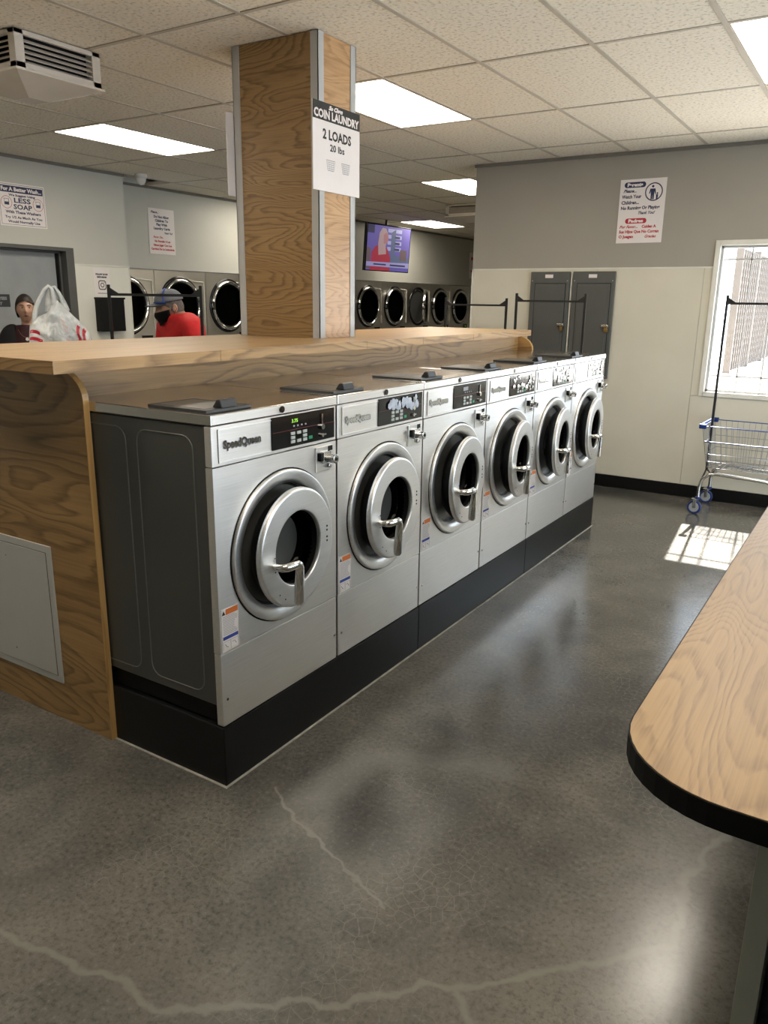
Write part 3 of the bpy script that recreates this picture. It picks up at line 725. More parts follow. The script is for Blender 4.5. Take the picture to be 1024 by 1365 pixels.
ct = thing('counter_top', 'long oak laminate counter running above the washers', 'counter', (-.94, 0, CT))
def ctp(name, mb, mat, bevel=0):
    mb.v = [(a_ + .94, b_, c_ - CT) for a_, b_, c_ in mb.v]; return mb.obj(name, mat, ct, bevel)
XF, YN, YF = -.462, -.205, 3.93
def xf(y): return -.455 - .100 * (y - YN) / (YF - YN)
ctp('slab', MB().poly_extrude([(-1.42, YN + .002), (xf(YN) - .002, YN + .002), (xf(YF) - .002, YF), (-1.42, YF)], 'xy', CT - .0405, CT), M['oak_top'])
ctp('edge_strip', MB().box(-1.42, xf(YN), YN, YN + .002, CT - .041, CT - .0005), M['oak_x'])
ye = [YN, .55, 1.62, 2.22, 2.9, 3.5, YF]
for a_, b_ in zip(ye[:-1], ye[1:]): ctp('edge_strip', MB().poly_extrude([(xf(a_) - .002, a_ + .001), (xf(a_), a_ + .001), (xf(b_), b_ - .001), (xf(b_) - .002, b_ - .001)], 'xy', CT - .041, CT - .0005), M['oak_y'])

# ------------------------------------------------------------------ column
CX0, CX1, CY0, CY1 = -1.345, -.793, 1.62, 1.942
cl = thing('column', 'square oak clad column with grey corner trims', 'column', ((CX0 + CX1) / 2, (CY0 + CY1) / 2, CT))
cc = Vector(cl.location)
def clp(name, mb, mat, bevel=0):
    mb.v = [(a_ - cc.x, b_ - cc.y, c_ - cc.z) for a_, b_, c_ in mb.v]; return mb.obj(name, mat, cl, bevel)
ztop = ZC - .003
clp('shaft', MB().box(CX0 + .012, CX1 - .012, CY0 + .012, CY1 - .012, CT, ztop), M['side_grey'])
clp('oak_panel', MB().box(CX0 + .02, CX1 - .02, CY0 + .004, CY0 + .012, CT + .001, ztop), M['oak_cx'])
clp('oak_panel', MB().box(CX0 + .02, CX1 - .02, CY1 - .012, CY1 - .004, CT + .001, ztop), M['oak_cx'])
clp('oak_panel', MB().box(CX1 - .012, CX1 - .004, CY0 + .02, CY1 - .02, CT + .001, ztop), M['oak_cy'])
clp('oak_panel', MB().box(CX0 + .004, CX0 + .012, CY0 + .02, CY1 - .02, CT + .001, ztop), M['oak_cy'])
tw = .046
for sx in (0, 1):
    for sy in (0, 1):
        xa = CX0 if sx == 0 else CX1; ya = CY0 if sy == 0 else CY1
        dx = tw if sx == 0 else -tw; dy = tw if sy == 0 else -tw; th = .004
        mb = MB(); x_ = sorted((xa, xa + dx)); y_ = sorted((ya, ya + (th if sy == 0 else -th))); mb.box(x_[0], x_[1], y_[0], y_[1], CT + .001, ztop)
        x_ = sorted((xa, xa + (th if sx == 0 else -th))); y_ = sorted((ya, ya + dy)); mb.box(x_[0], x_[1], y_[0], y_[1], CT + .001, ztop)
        clp('corner_trim', mb, M['trim_grey'])

# ------------------------------------------------------------------ washers
def plate_hole(mb, y0, y1, z0, z1, cy, cz, r, xf, xb, n=48):
    outer = []; inner = []
    for k in range(n):
        a_ = 2 * pi * k / n; ca, sa = cos(a_), sin(a_)
        t_ = min(((y1 - cy) / ca if ca > 1e-9 else (y0 - cy) / ca if ca < -1e-9 else 1e9), ((z1 - cz) / sa if sa > 1e-9 else (z0 - cz) / sa if sa < -1e-9 else 1e9))
        outer.append((cy + ca * t_, cz + sa * t_)); inner.append((cy + ca * r, cz + sa * r))
    cor = [(y1, z1), (y0, z1), (y0, z0), (y1, z0)]
    for (a_, b_) in cor:   # snap the nearest outer vertex onto each corner
        k = min(range(n), key=lambda q: (outer[q][0] - a_) ** 2 + (outer[q][1] - b_) ** 2); outer[k] = (a_, b_)
    vs_ = [(xf, a_, b_) for a_, b_ in outer] + [(xf, a_, b_) for a_, b_ in inner] + [(xb, a_, b_) for a_, b_ in outer] + [(xb, a_, b_) for a_, b_ in inner]
    fs = []
    for k in range(n):
        q = (k + 1) % n
        fs += [(k, q, n + q, n + k), (2 * n + k, 3 * n + k, 3 * n + q, 2 * n + q), (k, 2 * n + k, 2 * n + q, q), (n + k, n + q, 3 * n + q, 3 * n + k)]
    mb.add(vs_, fs)
ZK = .2309
def Z(w): return w - ZK
Wd = .660; CYD, CZD = .343, Z(.797)

def make_washer():
    t = thing('washing_machine', '', 'washing machine', (0, 0, ZK))
    # casing
    body = MB().box(-.683, -.03, .006, .654, .07, Z(1.262)).obj('body', M['side_grey'], t, .004)
    body['label'] = 'charcoal enamel side casing'
    MB().box(-.64, -.05, .02, .64, 0, .07).obj('base', M['black'], t)
    # pressed outlines on both sides
    def outline(sgn, x0, x1, z0, z1):
        y_ = .0055 if sgn < 0 else .6545; r_ = .045; pts = []
        for cx, cz, a_ in ((x1 - r_, z1 - r_, 0), (x0 + r_, z1 - r_, 90), (x0 + r_, z0 + r_, 180), (x1 - r_, z0 + r_, 270)):
            for k in range(5): q = radians(a_ + 22.5 * k); pts.append((cx + r_ * cos(q), y_, cz + r_ * sin(q)))
        pts.append(pts[0])
        MB().tube(pts, .0022, 6, cap=False).obj('side_rib', M['side_line'], body)
    for s_ in (-1, 1): outline(s_, -.345, -.085, Z(.335), Z(1.225)); outline(s_, -.66, -.40, Z(.335), Z(1.225))
    # front panels
    MB().box(-.03, 0, 0.002, Wd - .002, 0.0, Z(.4965)).obj('lower_panel', M['steel'], t, .0025)
    mb = MB(); plate_hole(mb, .002, Wd - .002, Z(.499), Z(1.131), CYD, CZD, .235, 0, -.03)
    mb.obj('front_panel', M['steel'], t)
    cons = MB().box(-.03, 0, .002, Wd - .002, Z(1.134), Z(1.2625)).obj('console', M['steel'], t, .0025)
    # raised lip round the console
    zc0, zc1 = Z(1.145), Z(1.252); yc0, yc1 = .03, .65
    MB().box(0, .0035, yc0, .284, zc0, zc0 + .003).box(0, .0035, yc0, .284, zc1 - .003, zc1).box(0, .0035, yc0, yc0 + .003, zc0, zc1).obj('console_lip', M['steel_door'], cons)
    # control panel
    pn = MB().box(.0, .003, .285, .645, Z(1.146), Z(1.258)).obj('control_panel', M['black_gloss'], cons)
    pn['label'] = 'black control panel with keys and coin slot'
    t_ = cons  # third level ends below cons
    def onpanel(name, mb, mat): return mb.obj(name, mat, cons)
    onpanel('red_line', MB().box(.003, .0036, .29, .64, Z(1.2045), Z(1.2056)), M['red_line'])
    by = [(.375, .392), (.398, .415), (.421, .438)]
    k = 0
    for r_ in range(3):
        for c_ in range(3):
            if r_ == 1 and c_ == 1: continue
            z_ = Z(1.187) - r_ * .0145
            yy = .385 + c_ * .034
            onpanel('key', MB().box(.003, .006, yy, yy + .022, z_, z_ + .0105), M['btn'])
    onpanel('start_key', MB().box(.003, .006, .487, .507, Z(1.160), Z(1.171)), M['btn_green'])
    for k in range(4): onpanel('indicator', MB().box(.003, .004, .40 + k * .022, .408 + k * .022, Z(1.2145), Z(1.220)), M['grey_ink'])
    # coin slots on the panel: chrome studs
    onpanel('coin_slot', MB().box(.003, .008, .560, .568, Z(1.205), Z(1.243)).cyl((.003, .563, Z(1.196)), .010, .010, 'x', 14), M['chrome'])
    onpanel('coin_return', MB().cyl((.003, .563, Z(1.165)), .007, .009, 'x', 14).box(.003, .008, .553, .588, Z(1.163), Z(1.168)), M['chrome_dull'])
    # badge
    vs_, fs = text_mesh('SpeedQueen', .036, .178, .0012, 0.0, 'LEFT', 0)
    bd = MB()
    n_ = len(vs_)
    bd.add([(.003, a_ + .052, b_ + Z(1.188)) for a_, b_, c_ in vs_], fs)
    bd.obj('badge_lettering', M['chrome'], cons)
    vs2, fs2 = text_mesh('SpeedQueen', .036, .178, .0035, 0.0, 'LEFT', 0)
    MB().add([(.0012, a_ + .051, b_ + Z(1.1865)) for a_, b_, c_ in vs2], fs2).obj('badge_shadow', M['grey_ink'], cons)
    # top
    top = MB().box(-.683, .004, .0, Wd, Z(1.265), Z(1.2995)).obj('top', M['steel_top'], t, .003)
    fc = MB().box(.004, .0055, .003, Wd - .003, Z(1.268), Z(1.296)).obj('top_fascia', M['steel'], t, .001)
    MB().cyl((.0055, .337, Z(1.283)), .0115, .004, 'x', 20).obj('key_lock', M['black_gloss'], t)
    lid = MB().box(-.285, -.022, .008, .215, Z(1.2998), Z(1.311)).obj('dispenser_lid', M['lid_grey'], t, .003)
    h = MB(); h.poly_extrude([(-.066, Z(1.311)), (-.022, Z(1.311)), (-.030, Z(1.337)), (-.046, Z(1.337))], 'xz', .078, .150)
    h.obj('lid_handle', M['lid_grey'], t, .004)
    MB().box(-.26, -.05, .03, .19, Z(1.311), Z(1.3118)).obj('lid_print', M['side_grey'], t)
    # coin mechanism below the console
    MB().box(0, .006, .528, .632, Z(1.027), Z(1.120)).obj('coin_plate', M['chrome_bright'], t, .002)
    cm = MB().box(.006, .022, .553, .600, Z(1.060), Z(1.102)).cyl((.02, .596, Z(1.074)), .017, .028, 'x', 18).cyl((.006, .600, Z(1.045)), .009, .012, 'x', 12)
    cm.obj('coin_slide', M['chrome_dull'], t, .002)
    MB().cyl((.048, .596, Z(1.074)), .007, .002, 'x', 12).obj('coin_keyhole', M['black'], t)
    MB().box(.006, .007, .60, .628, Z(1.100), Z(1.118)).obj('coin_slot_mark', M['black'], t)
    MB().box(.006, .0225, .536, .548, Z(1.07), Z(1.10)).obj('slide_shadow_gap', M['black'], t)
    # bezel ring
    prof = [(0, .2745), (.009, .2742), (.0125, .2728), (.0138, .2705), (.0138, .266), (.0128, .254), (.0095, .240), (.004, .230), (-.003, .2245), (-.02, .223)]
    MB().lathe(prof, (0, CYD, CZD), 'x', 72).obj('bezel_ring', M['steel_door'], t)
    MB().lathe([(.0008, .280), (.0008, .272)], (0, CYD, CZD), 'x', 64).obj('bezel_gap', M['black'], t)
    # gasket and tub
    MB().lathe([(-.02, .232), (-.035, .205), (-.03, .19), (-.05, .182), (-.08, .175)], (0, CYD, CZD), 'x', 48).obj('gasket', M['black'], t)
    MB().lathe([(-.08, .175), (-.11, .225), (-.42, .225), (-.42, .0001)], (0, CYD, CZD), 'x', 48).obj('drum', M['drum'], t)
    # door, on its own pivot at the hinge (right side)
    R_ = .216
    d = MB().lathe([(.008, .165), (.006, R_ - .014), (.006, R_ - .003), (.009, R_), (.021, R_ - .0003), (.0250, R_ - .0015), (.0278, R_ - .0042), (.0288, R_ - .0078), (.0290, R_ - .0095), (.0290, R_ - .014), (.0290, .150), (.0290, .1385), (.0288, .1370), (.0280, .1355), (.026, .1345), (.014, .132), (.008, .140)],
                   (0, -R_, 0), 'x', 72, close=True).obj('door', M['steel_door'], t)
    d.location = (.028, CYD + R_, CZD)
    MB().lathe([(.0065, R_ - .006), (-.004, R_ - .010), (-.03, .192), (-.046, .178), (-.046, .14), (-.03, .128), (.013, .1325)], (0, -R_, 0), 'x', 56).obj('door_seal', M['black'], d)
    MB().lathe([(-.004, .131), (-.03, .127), (-.075, .105), (-.09, .06), (-.093, .0001)], (0, -R_, 0), 'x', 48).obj('door_glass', M['smoked'], d)
    MB().lathe([(.012, .1335), (-.01, .131), (-.035, .129)], (0, -R_, 0), 'x', 48).obj('glass_retainer', M['drum'], d)
    hy = CYD + R_
    pts = [(.030, .196, Z(.768)), (.062, .198, Z(.769)), (.074, .214, Z(.769)), (.078, .262, Z(.768)), (.078, .270, Z(.764)), (.078, .275, Z(.752)), (.076, .277, Z(.70)), (.074, .274, Z(.625)), (.073, .274, Z(.616))]
    h = MB().tube([(a_, b_ - hy, c_ - CZD) for a_, b_, c_ in pts], [.012, .015, .016, .0165, .0165, .0165, .0175, .018, .013], 14)
    h.obj('door_handle', M['chrome'], d)
    rv = MB()
    for z_ in (.835, .820, .794, .779): rv.cyl((.027, .518 - hy, z_ - ZK - CZD - .0), .0042, .003, 'x', 10)
    rv.obj('door_rivets', M['black'], d)
    sc = MB()
    for (a_, b_) in ((.190, .796), (.192, .745), (.214, .655), (.245, .630)): sc.cyl((.0275, a_ - hy + .012, b_ - ZK - CZD), .0026, .0025, 'x', 8)
    sc.obj('door_screws', M['black'], d)
    # hinge knuckles
    MB().cyl((.012, CYD + .228, CZD - .05), .011, .10, 'z', 12).obj('hinge', M['steel_door'], t)
    # sticker
    st = MB().box(0, .0008, .012, .092, Z(.503), Z(.655)).obj('warning_sticker', M['sign_white'], t)
    MB().box(.0008, .0012, .032, .090, Z(.632), Z(.652)).obj('sticker_header', M['orange_ink'], st)
    MB().box(.0008, .0012, .016, .088, Z(.545), Z(.557)).obj('sticker_band', M['blue_ink'], st)
    ln = MB(); z_ = .626
    while z_ > .562: ln.box(.0008, .0011, .018, .018 + random.uniform(.05, .068), Z(z_), Z(z_ + .0018)); z_ -= .0058
    ln.box(.0008, .0011, .016, .088, Z(.538), Z(.539)).box(.0008, .0011, .016, .0175, Z(.508), Z(.538)).box(.0008, .0011, .051, .0525, Z(.508), Z(.538)).box(.0008, .0011, .0865, .088, Z(.508), Z(.538))
    ln.tube([(.001, .025, Z(.53)), (.001, .032, Z(.52)), (.001, .040, Z(.516))], .0012, 4).tube([(.001, .060, Z(.528)), (.001, .07, Z(.53)), (.001, .078, Z(.518))], .0012, 4)
    ln.obj('sticker_print', M['grey_ink'], st)
    MB().add([(.0012, .014, Z(.634)), (.0012, .030, Z(.634)), (.0012, .022, Z(.650))], [(0, 1, 2)]).obj('sticker_symbol', M['black_ink'], st)
    for (a_, b_) in ((.024, .328), (.642, .334)): MB().cyl((0, a_, Z(b_)), .005, .003, 'x', 12).obj('screw', M['chrome_dull'], t)
    return t, cons

w0, cons0 = make_washer()
GW = 'stainless front loading washers in the row'
WL = ['nearest stainless washer, at the row\'s left end, with green digits and charcoal side',
      'second stainless washer from the left, pale smeared film over its control panel',
      'third stainless washer from the left, clean grey control panel and door slightly ajar',
      'fourth stainless washer from the left, glossy wrinkled film on its control panel',
      'fifth stainless washer from the left, next to last before the cream wall',
      'farthest stainless washer, at the right end of the row nearest the electrical panels']
washers = [w0]
w0['label'] = WL[0]; w0['group'] = GW
for i in range(1, 6): washers.append(dup(w0, (0, i * WP, ZK), 0, WL[i], GW))
for i, w_ in enumerate(washers):
    d = child(w_, 'door'); d.rotation_euler = (0, 0, radians([2.5, 2.0, 5.0, 6.5, 6.0, 4.5][i]) * 1.0)
    co_ = child(w_, 'console')
    if i == 0:
        vs_, fs = text_mesh('3.75', .017, .034, .0004, 0, 'LEFT', 0)
        MB().add([(.0036, a_ + .392, b_ + Z(1.230)) for a_, b_, c_ in vs_], fs).obj('green_digits', M['led'], co_)
    else:
        MB().box(.003, .0034, .385, .435, Z(1.226), Z(1.244)).obj('blank_display', M['grey_ink'] if i == 2 else M['side_grey'], co_)
    if i in (1, 3, 4, 5):
        rr = random.Random(20 + i); fm = MB()
        for k in range(30 if i == 1 else 22):
            cy_ = rr.uniform(.36, .60) if i == 1 else rr.uniform(.32, .62); cz_ = rr.uniform(1.205, 1.245) if i == 1 else rr.uniform(1.165, 1.248)
            n_ = 9; r_ = rr.uniform(.009, .021) * (1 if i == 1 else .8); sy = rr.uniform(.7, 1.6)
            pts = []
            for q in range(n_):
                a_ = 2 * pi * q / n_; rad = r_ * rr.uniform(.6, 1.15)
                pts.append((min(max(cy_ + rad * cos(a_) * sy, .288), .642), min(max(Z(cz_) + rad * sin(a_), Z(1.149)), Z(1.255))))
            x_ = .0062 + k * .00012
            fm.add([(x_ + .0015, cy_, Z(cz_))] + [(x_, a_, b_) for a_, b_ in pts], [(0, q + 1, (q + 1) % n_ + 1) for q in range(n_)], 0, True)
        f_ = fm.obj('peeling_film', M['film'] if i == 1 else M['chrome_dull'], co_); f_['label'] = 'torn shiny protective film'
# the row that backs on to it, behind the counter
for k in range(2):
    dup(w0, (-2.262, .663 + k * WP, ZK), pi, 'washer hidden behind the counter, ' + ('at the doorway end' if k == 0 else 'under the white shopping bag'), 'washers facing away behind the counter')
MB().box(-2.264, -1.60, 0, 2 * WP, 0, .226).obj('rear_plinth', M['kick'], None, .003)
tag(bpy.data.objects['rear_plinth'], 'black plinth on the far side, hidden behind the counter', 'plinth')

# ------------------------------------------------------------------ dryers
def make_dryer():
    DW = .84
    t = thing('tumble_dryer', '', 'dryer', (0, 0, 0))
    MB().box(-.90, -.022, .004, DW - .004, .08, 1.965).obj('cabinet', M['side_grey'], t)
    MB().box(-.85, -.05, .01, DW - .01, 0, .08).obj('base', M['black'], t)
    for zc in (1.56, .58):
        mb = MB(); plate_hole(mb, .003, DW - .003, zc - (.46 if zc > 1 else .50), zc + .405, .40, zc, .29, 0, -.02)
        mb.obj('front_panel', M['steel_dryer'], t)
        MB().lathe([(0, .345), (.012, .34), (.016, .325), (.010, .305), (-.04, .295)], (0, .40, zc), 'x', 56).obj('door_surround', M['black_gloss'], t)
        MB().lathe([(-.04, .295), (-.06, .33), (-.62, .33), (-.62, .0001)], (0, .40, zc), 'x', 40).obj('drum', M['drum'], t)
        d = MB().lathe([(-.015, .31), (.02, .314), (.032, .305), (.036, .292), (.030, .280), (.01, .268), (-.01, .262)], (0, -.30, 0), 'x', 64).obj('door', M['chrome'], t)
        d.location = (.012, .70, zc)
        MB().lathe([(.012, .268), (.016, .2), (.012, .0001)], (0, -.30, 0), 'x', 48).obj('door_glass', M['smoked'], d)
        MB().lathe([(.026, .284), (.014, .262), (.0, .240)], (0, -.30, 0), 'x', 56).obj('door_seal', M['black'], d)
        MB().box(.0, .035, -.612, -.59, -.05, .05).obj('door_handle', M['black_gloss'], d)
    MB().tube([(.006, .54, 1.862), (.006, .70, 1.848), (.006, .785, 1.846), (.006, .80, 1.83), (.006, .805, 1.28)], .007, 6).obj('edge_trim', M['trim_white'], t)
    p = MB().box(0, .012, .60, .76, 1.13, 1.215).obj('coin_box', M['black_gloss'], t, .002)
    vs_, fs = text_mesh('25', .03, .04, 0, 0, 'LEFT', 0)
    MB().add([(.0125, a_ + .66, b_ + 1.165) for a_, b_, c_ in vs_], fs).obj('green_digits', M['led'], p)
    MB().box(0, .012, .60, .76, .10, .17).obj('lower_coin_box', M['black_gloss'], t)
    return t
dry = make_dryer()
DL = {-1: 'stacked dryer cut off by the wall corner under the white notice', 0: 'stacked dryer behind the man in the red shirt, left of the column',
      1: 'stacked dryer right behind the black rail, last seen left of the column', 2: 'stacked dryer hidden behind the column, left side', 3: 'stacked dryer hidden behind the middle of the column',
      4: 'stacked dryer hidden behind the column, right side', 5: 'stacked dryer immediately right of the column, under the television',
      6: 'second stacked dryer right of the column', 7: 'stacked dryer right of the column whose round door stands ajar',
      8: 'fourth stacked dryer right of the column', 9: 'fifth stacked dryer right of the column, beside the grey wall end', 10: 'last stacked dryer, hidden behind the grey wall end'}
for k in range(-1, 11):
    o = dry if k == -1 else dup(dry)
    o.location = (XD - .001, 4.96 + .84 * k, 0); o['label'] = 'stainless ' + DL[k]; o['group'] = 'stacked tumble dryers along the far left wall'
    if k == 7: child(o, 'door').rotation_euler = (0, 0, radians(24))

# ------------------------------------------------------------------ television
tv = thing('television', 'flat television hanging from the ceiling, showing a blonde woman in red', 'television', (-5.2, 9.35, 2.80))
def tvp(name, mb, mat, bevel=0):
    return mb.obj(name, mat, tv, bevel)
tv.rotation_euler = (0, radians(4), radians(-2))
TW, TH = 1.24, .70
tvp('casing', MB().box(-.05, 0, -TW / 2, TW / 2, -TH, 0), M['black_gloss'], .004)
tvp('ceiling_pole', MB().cyl((-.08, 0, -.25), .02, .33, 'z', 12).box(-.09, -.05, -.12, .12, -.45, -.25), M['rail'])
def scr(name, col, s=0.6): return emis(name, col, s)
S = {'bg': scr('tv_violet', (.15, .12, .42)), 'hair': scr('tv_hair', (.48, .33, .34)), 'face': scr('tv_face', (.45, .20, .22)), 'red': scr('tv_red', (.42, .04, .07)),
     'pale': scr('tv_pale', (.42, .42, .72)), 'brown': scr('tv_brown', (.16, .11, .12)), 'band': scr('tv_band', (.36, .34, .62)), 'dark': scr('tv_dark', (.04, .04, .10)), 'desk': scr('tv_desk', (.12, .15, .26))}
def tq(name, pts, mat, l):
    MBx = MB().add([(.001 + l * .0006, -TW / 2 + a_ * TW, -TH + b_ * TH) for a_, b_ in pts], [tuple(range(len(pts)))]); return tvp(name, MBx, mat)
tq('screen', [(.015, .02), (.985, .02), (.985, .975), (.015, .975)], S['bg'], 0)
tq('screen_picture', [(.015, .8), (.16, .8), (.16, .975), (.015, .975)], S['dark'], 1)
for k in range(4): tq('screen_picture', [(.46, .46 + k * .13), (.78, .46 + k * .13), (.78, .54 + k * .13), (.46, .54 + k * .13)], S['pale'], 1)
for k in range(3): tq('screen_picture', [(.62, .47 + k * .13), (.74, .47 + k * .13), (.74, .52 + k * .13), (.62, .52 + k * .13)], S['dark'], 2)
tq('screen_picture', [(.54, .2), (.64, .2), (.64, .93), (.54, .85)], S['desk'], 2)
tq('screen_picture', [(.55, .2), (.98, .2), (.98, .33), (.55, .38)], S['desk'], 3)
tq('screen_picture', [(.76, .26), (.92, .26), (.92, .5), (.76, .5)], S['brown'], 4)
tq('screen_picture', [(.015, .05), (.1, .05), (.1, .48), (.015, .5)], S['brown'], 2)
tq('screen_picture', [(.10, .02), (.54, .02), (.54, .3), (.46, .50), (.36, .56), (.2, .54), (.12, .4)], S['red'], 5)
tq('screen_picture', [(.27, .35), (.25, .6), (.27, .82), (.33, .93), (.41, .92), (.46, .80), (.42, .55), (.44, .38)], S['hair'], 6)
tq('screen_picture', [(.37, .60), (.36, .78), (.41, .84), (.46, .80), (.475, .70), (.44, .60)], S['face'], 7)
tq('screen_picture', [(.015, .10), (.985, .10), (.985, .215), (.015, .195)], S['band'], 8)
for (a_, w_, s_) in ((.17, .28, '1-800-555-1234'), (.55, .36, 'Example Sponsor')):
    pass
tq('screen_picture', [(.17, .135), (.45, .135), (.45, .165), (.17, .165)], S['dark'], 9); tq('screen_picture', [(.54, .13), (.90, .13), (.90, .165), (.54, .165)], S['dark'], 9)

# ------------------------------------------------------------------ signs
# column sign
s = Sign('hanging_sign', 'white price board with black header reading COIN LAUNDRY on the column', 'sign', (-.786, 1.565, 2.174), (0, 1, 0), (1, 0, 0), .403, .405, .005, M['sign_white'])
s.rect(0, .403, .323, .405, M['black_ink'])
s.text('COIN LAUNDRY', .2015, .334, .052, M['sign_white'], .385, .0010)
s.text('So Clean', .19, .378, .026, M['sign_white'], .12, .0008, .4)
s.text('2 LOADS', .2015, .243, .062, M['black_ink'], .245, .0012)
s.text('20 lbs', .2015, .192, .044, M['black_ink'], .125, .0)
for cu in (.145, .275):
    bk_ = MB()
    def seg(a_, b_, w_=.0009):
        (x0, y0), (x1, y1) = a_, b_; dx, dy = x1 - x0, y1 - y0; l_ = math.hypot(dx, dy); nx, ny = -dy / l_ * w_, dx / l_ * w_
        bk_.add([(x0 + nx, y0 + ny, .0008), (x1 + nx, y1 + ny, .0008), (x1 - nx, y1 - ny, .0008), (x0 - nx, y0 - ny, .0008)], [(0, 1, 2, 3)])
    for k in range(6):
        z_ = .10 + k * .0095; hw = .026 + k * .0022; seg((cu - hw, z_), (cu + hw, z_), .0012 if k in (0, 5) else .0008)
    for k in range(7): seg((cu - .026 + k * .00867, .10), (cu - .037 + k * .01233, .1475), .0008)
    s.part('basket_drawing', bk_, M['grey_ink'])
s = Sign('hanging_sign', 'blank back edge of a board on the left side of the column', 'sign', (-1.352, 1.95, 2.174), (0, -1, 0), (-1, 0, 0), .385, .405, .005, M['sign_white'])

# parents sign
s = Sign('wall_notice', 'Parents and Padres notice in blue and red on the grey wall', 'sign', (-.418, YW - .004, 2.157), (1, 0, 0), (0, -1, 0), .384, .512, .003, M['sign_white'])
s.rrect(.035, .215, .445, .490, .022, M['navy']); s.text('Parents', .125, .456, .036, M['sign_white'], .13, .001)
s.text('Please...', .03, .408, .036, M['navy'], .11, 0.0002, .4, 'LEFT'); s.text('Watch Your', .02, .362, .038, M['navy'], .165, .0004, 0, 'LEFT')
s.text('Children...', .02, .315, .038, M['navy'], .15, .0004, 0, 'LEFT'); s.text('No Running Or Playing', .02, .272, .036, M['navy'], .325, .0004, 0, 'LEFT')
s.text('Thank You!', .24, .232, .032, M['navy'], .14, 0, .4)
s.ring(.285, .405, .073, .009, M['navy'])
fg = MB(); fg.disc((.275, .448, .0008), .010, 'z', 16); fg.add([(.254, .43, .0008), (.296, .43, .0008), (.304, .39, .0008), (.296, .388, .0008), (.29, .41, .0008), (.288, .345, .0008), (.277, .345, .0008), (.275, .385, .0008), (.273, .345, .0008), (.262, .345, .0008), (.260, .41, .0008), (.254, .39, .0008), (.246, .392, .0008)], [tuple(range(13))])
fg.disc((.315, .392, .0008), .007, 'z', 12); fg.add([(.306, .382, .0008), (.322, .384, .0008), (.320, .345, .0008), (.306, .345, .0008)], [(0, 1, 2, 3)]); fg.add([(.298, .392, .0008), (.302, .39, .0008), (.310, .375, .0008), (.306, .373, .0008)], [(0, 1, 2, 3)])
s.part('pictogram', fg, M['navy'])
s.rrect(.065, .245, .158, .200, .020, M['red_ink']); s.text('Padres', .155, .168, .034, M['sign_white'], .125, .001)
s.text('Por Favor...', .02, .122, .032, M['red_ink'], .155, 0, .4, 'LEFT'); s.text('Cuiden A', .21, .122, .032, M['red_ink'], .12, .0004, 0, 'LEFT')
s.text('Sus Hijos Que No Corran', .02, .082, .032, M['red_ink'], .335, .0004, 0, 'LEFT'); s.text('O Juegen', .02, .042, .032, M['red_ink'], .125, .0004, 0, 'LEFT')
s.text('Gracias', .29, .042, .032, M['red_ink'], .095, 0, .4)

# soap sign on the left wall
s = Sign('wall_notice', 'For A Better Wash notice above the grey doorway', 'sign', (XL + .004, 2.785, 2.272), (0, 1, 0), (1, 0, 0), .478, .375, .003, M['sign_white'])
fb = MB()
for (a_, b_, c_, d_) in ((.012, .466, .012, .015), (.012, .466, .360, .363), (.012, .015, .012, .363), (.463, .466, .012, .363)): fb.box(a_, b_, c_, d_, 0, .0006)
s.part('printed_border', fb, M['black_ink'])
s.rrect(.02, .458, .292, .350, .006, M['navy']); s.text('For A Better Wash...', .239, .306, .046, M['sign_white'], .41, .001)
s.text('We Suggest Using', .239, .262, .026, M['navy'], .27, 0); s.text('LESS', .239, .208, .058, M['navy'], .17, .0005); s.text('SOAP', .239, .152, .058, M['navy'], .19, .0005)
s.text('With These Washers', .239, .112, .034, M['navy'], .36, .0002); s.text('Try 1/2 As Much As You', .239, .068, .030, M['navy'], .38, 0); s.text('Would Normally Use', .239, .030, .030, M['navy'], .33, 0)
for cu in (.078, .400):
    s.ring(cu, .205, .055, .004, M['red_ink']); s.part('measuring_cup', MB().box(cu - .02, cu + .022, .182, .208, 0, .0008).box(cu - .022, cu - .020, .182, .235, 0, .0008).box(cu + .020, cu + .024, .182, .235, 0, .0008).box(cu - .028, cu + .024, .233, .236, 0, .0008), M['navy'])
# carts sign
s = Sign('wall_notice', 'white notice about laundry carts above the dryers left of the column', 'sign', (XD + .005, 4.92, 2.148), (0, 1, 0), (1, 0, 0), .398, .508, .003, M['sign_white'])
s.text('Please...', .04, .455, .036, M['navy'], .12, 0, .4, 'LEFT')
for k, tx in enumerate(('Do Not Allow', 'Children To', 'Play With', 'Laundry Carts')): s.text(tx, .20, .405 - k * .043, .038, M['navy'], (.23, .20, .165, .25)[k], .0007)
s.text('Thank You!', .30, .232, .030, M['navy'], .13, 0, .4); s.text('Favor De...', .06, .180, .034, M['red_ink'], .16, 0, .4, 'LEFT')
for k, tx in enumerate(('No Permitir A Los', 'Ninos Jugar Con Los', 'Carritos De La Lavanderia')): s.text(tx, .20, .135 - k * .044, .032, M['red_ink'], (.24, .28, .36)[k], .0007)
# far notice by the wall end
s = Sign('wall_notice', 'tiny far notice beside the end of the grey wall', 'sign', (XD + .005, 13.3, 2.12), (0, 1, 0), (1, 0, 0), .40, .50, .003, M['sign_white'])
s.text('Aviso', .2, .38, .08, M['red_ink'], .25, .001) if False else s.rect(.06, .34, .36, .42, M['red_ink']); s.rect(.06, .34, .12, .17, M['red_ink'])
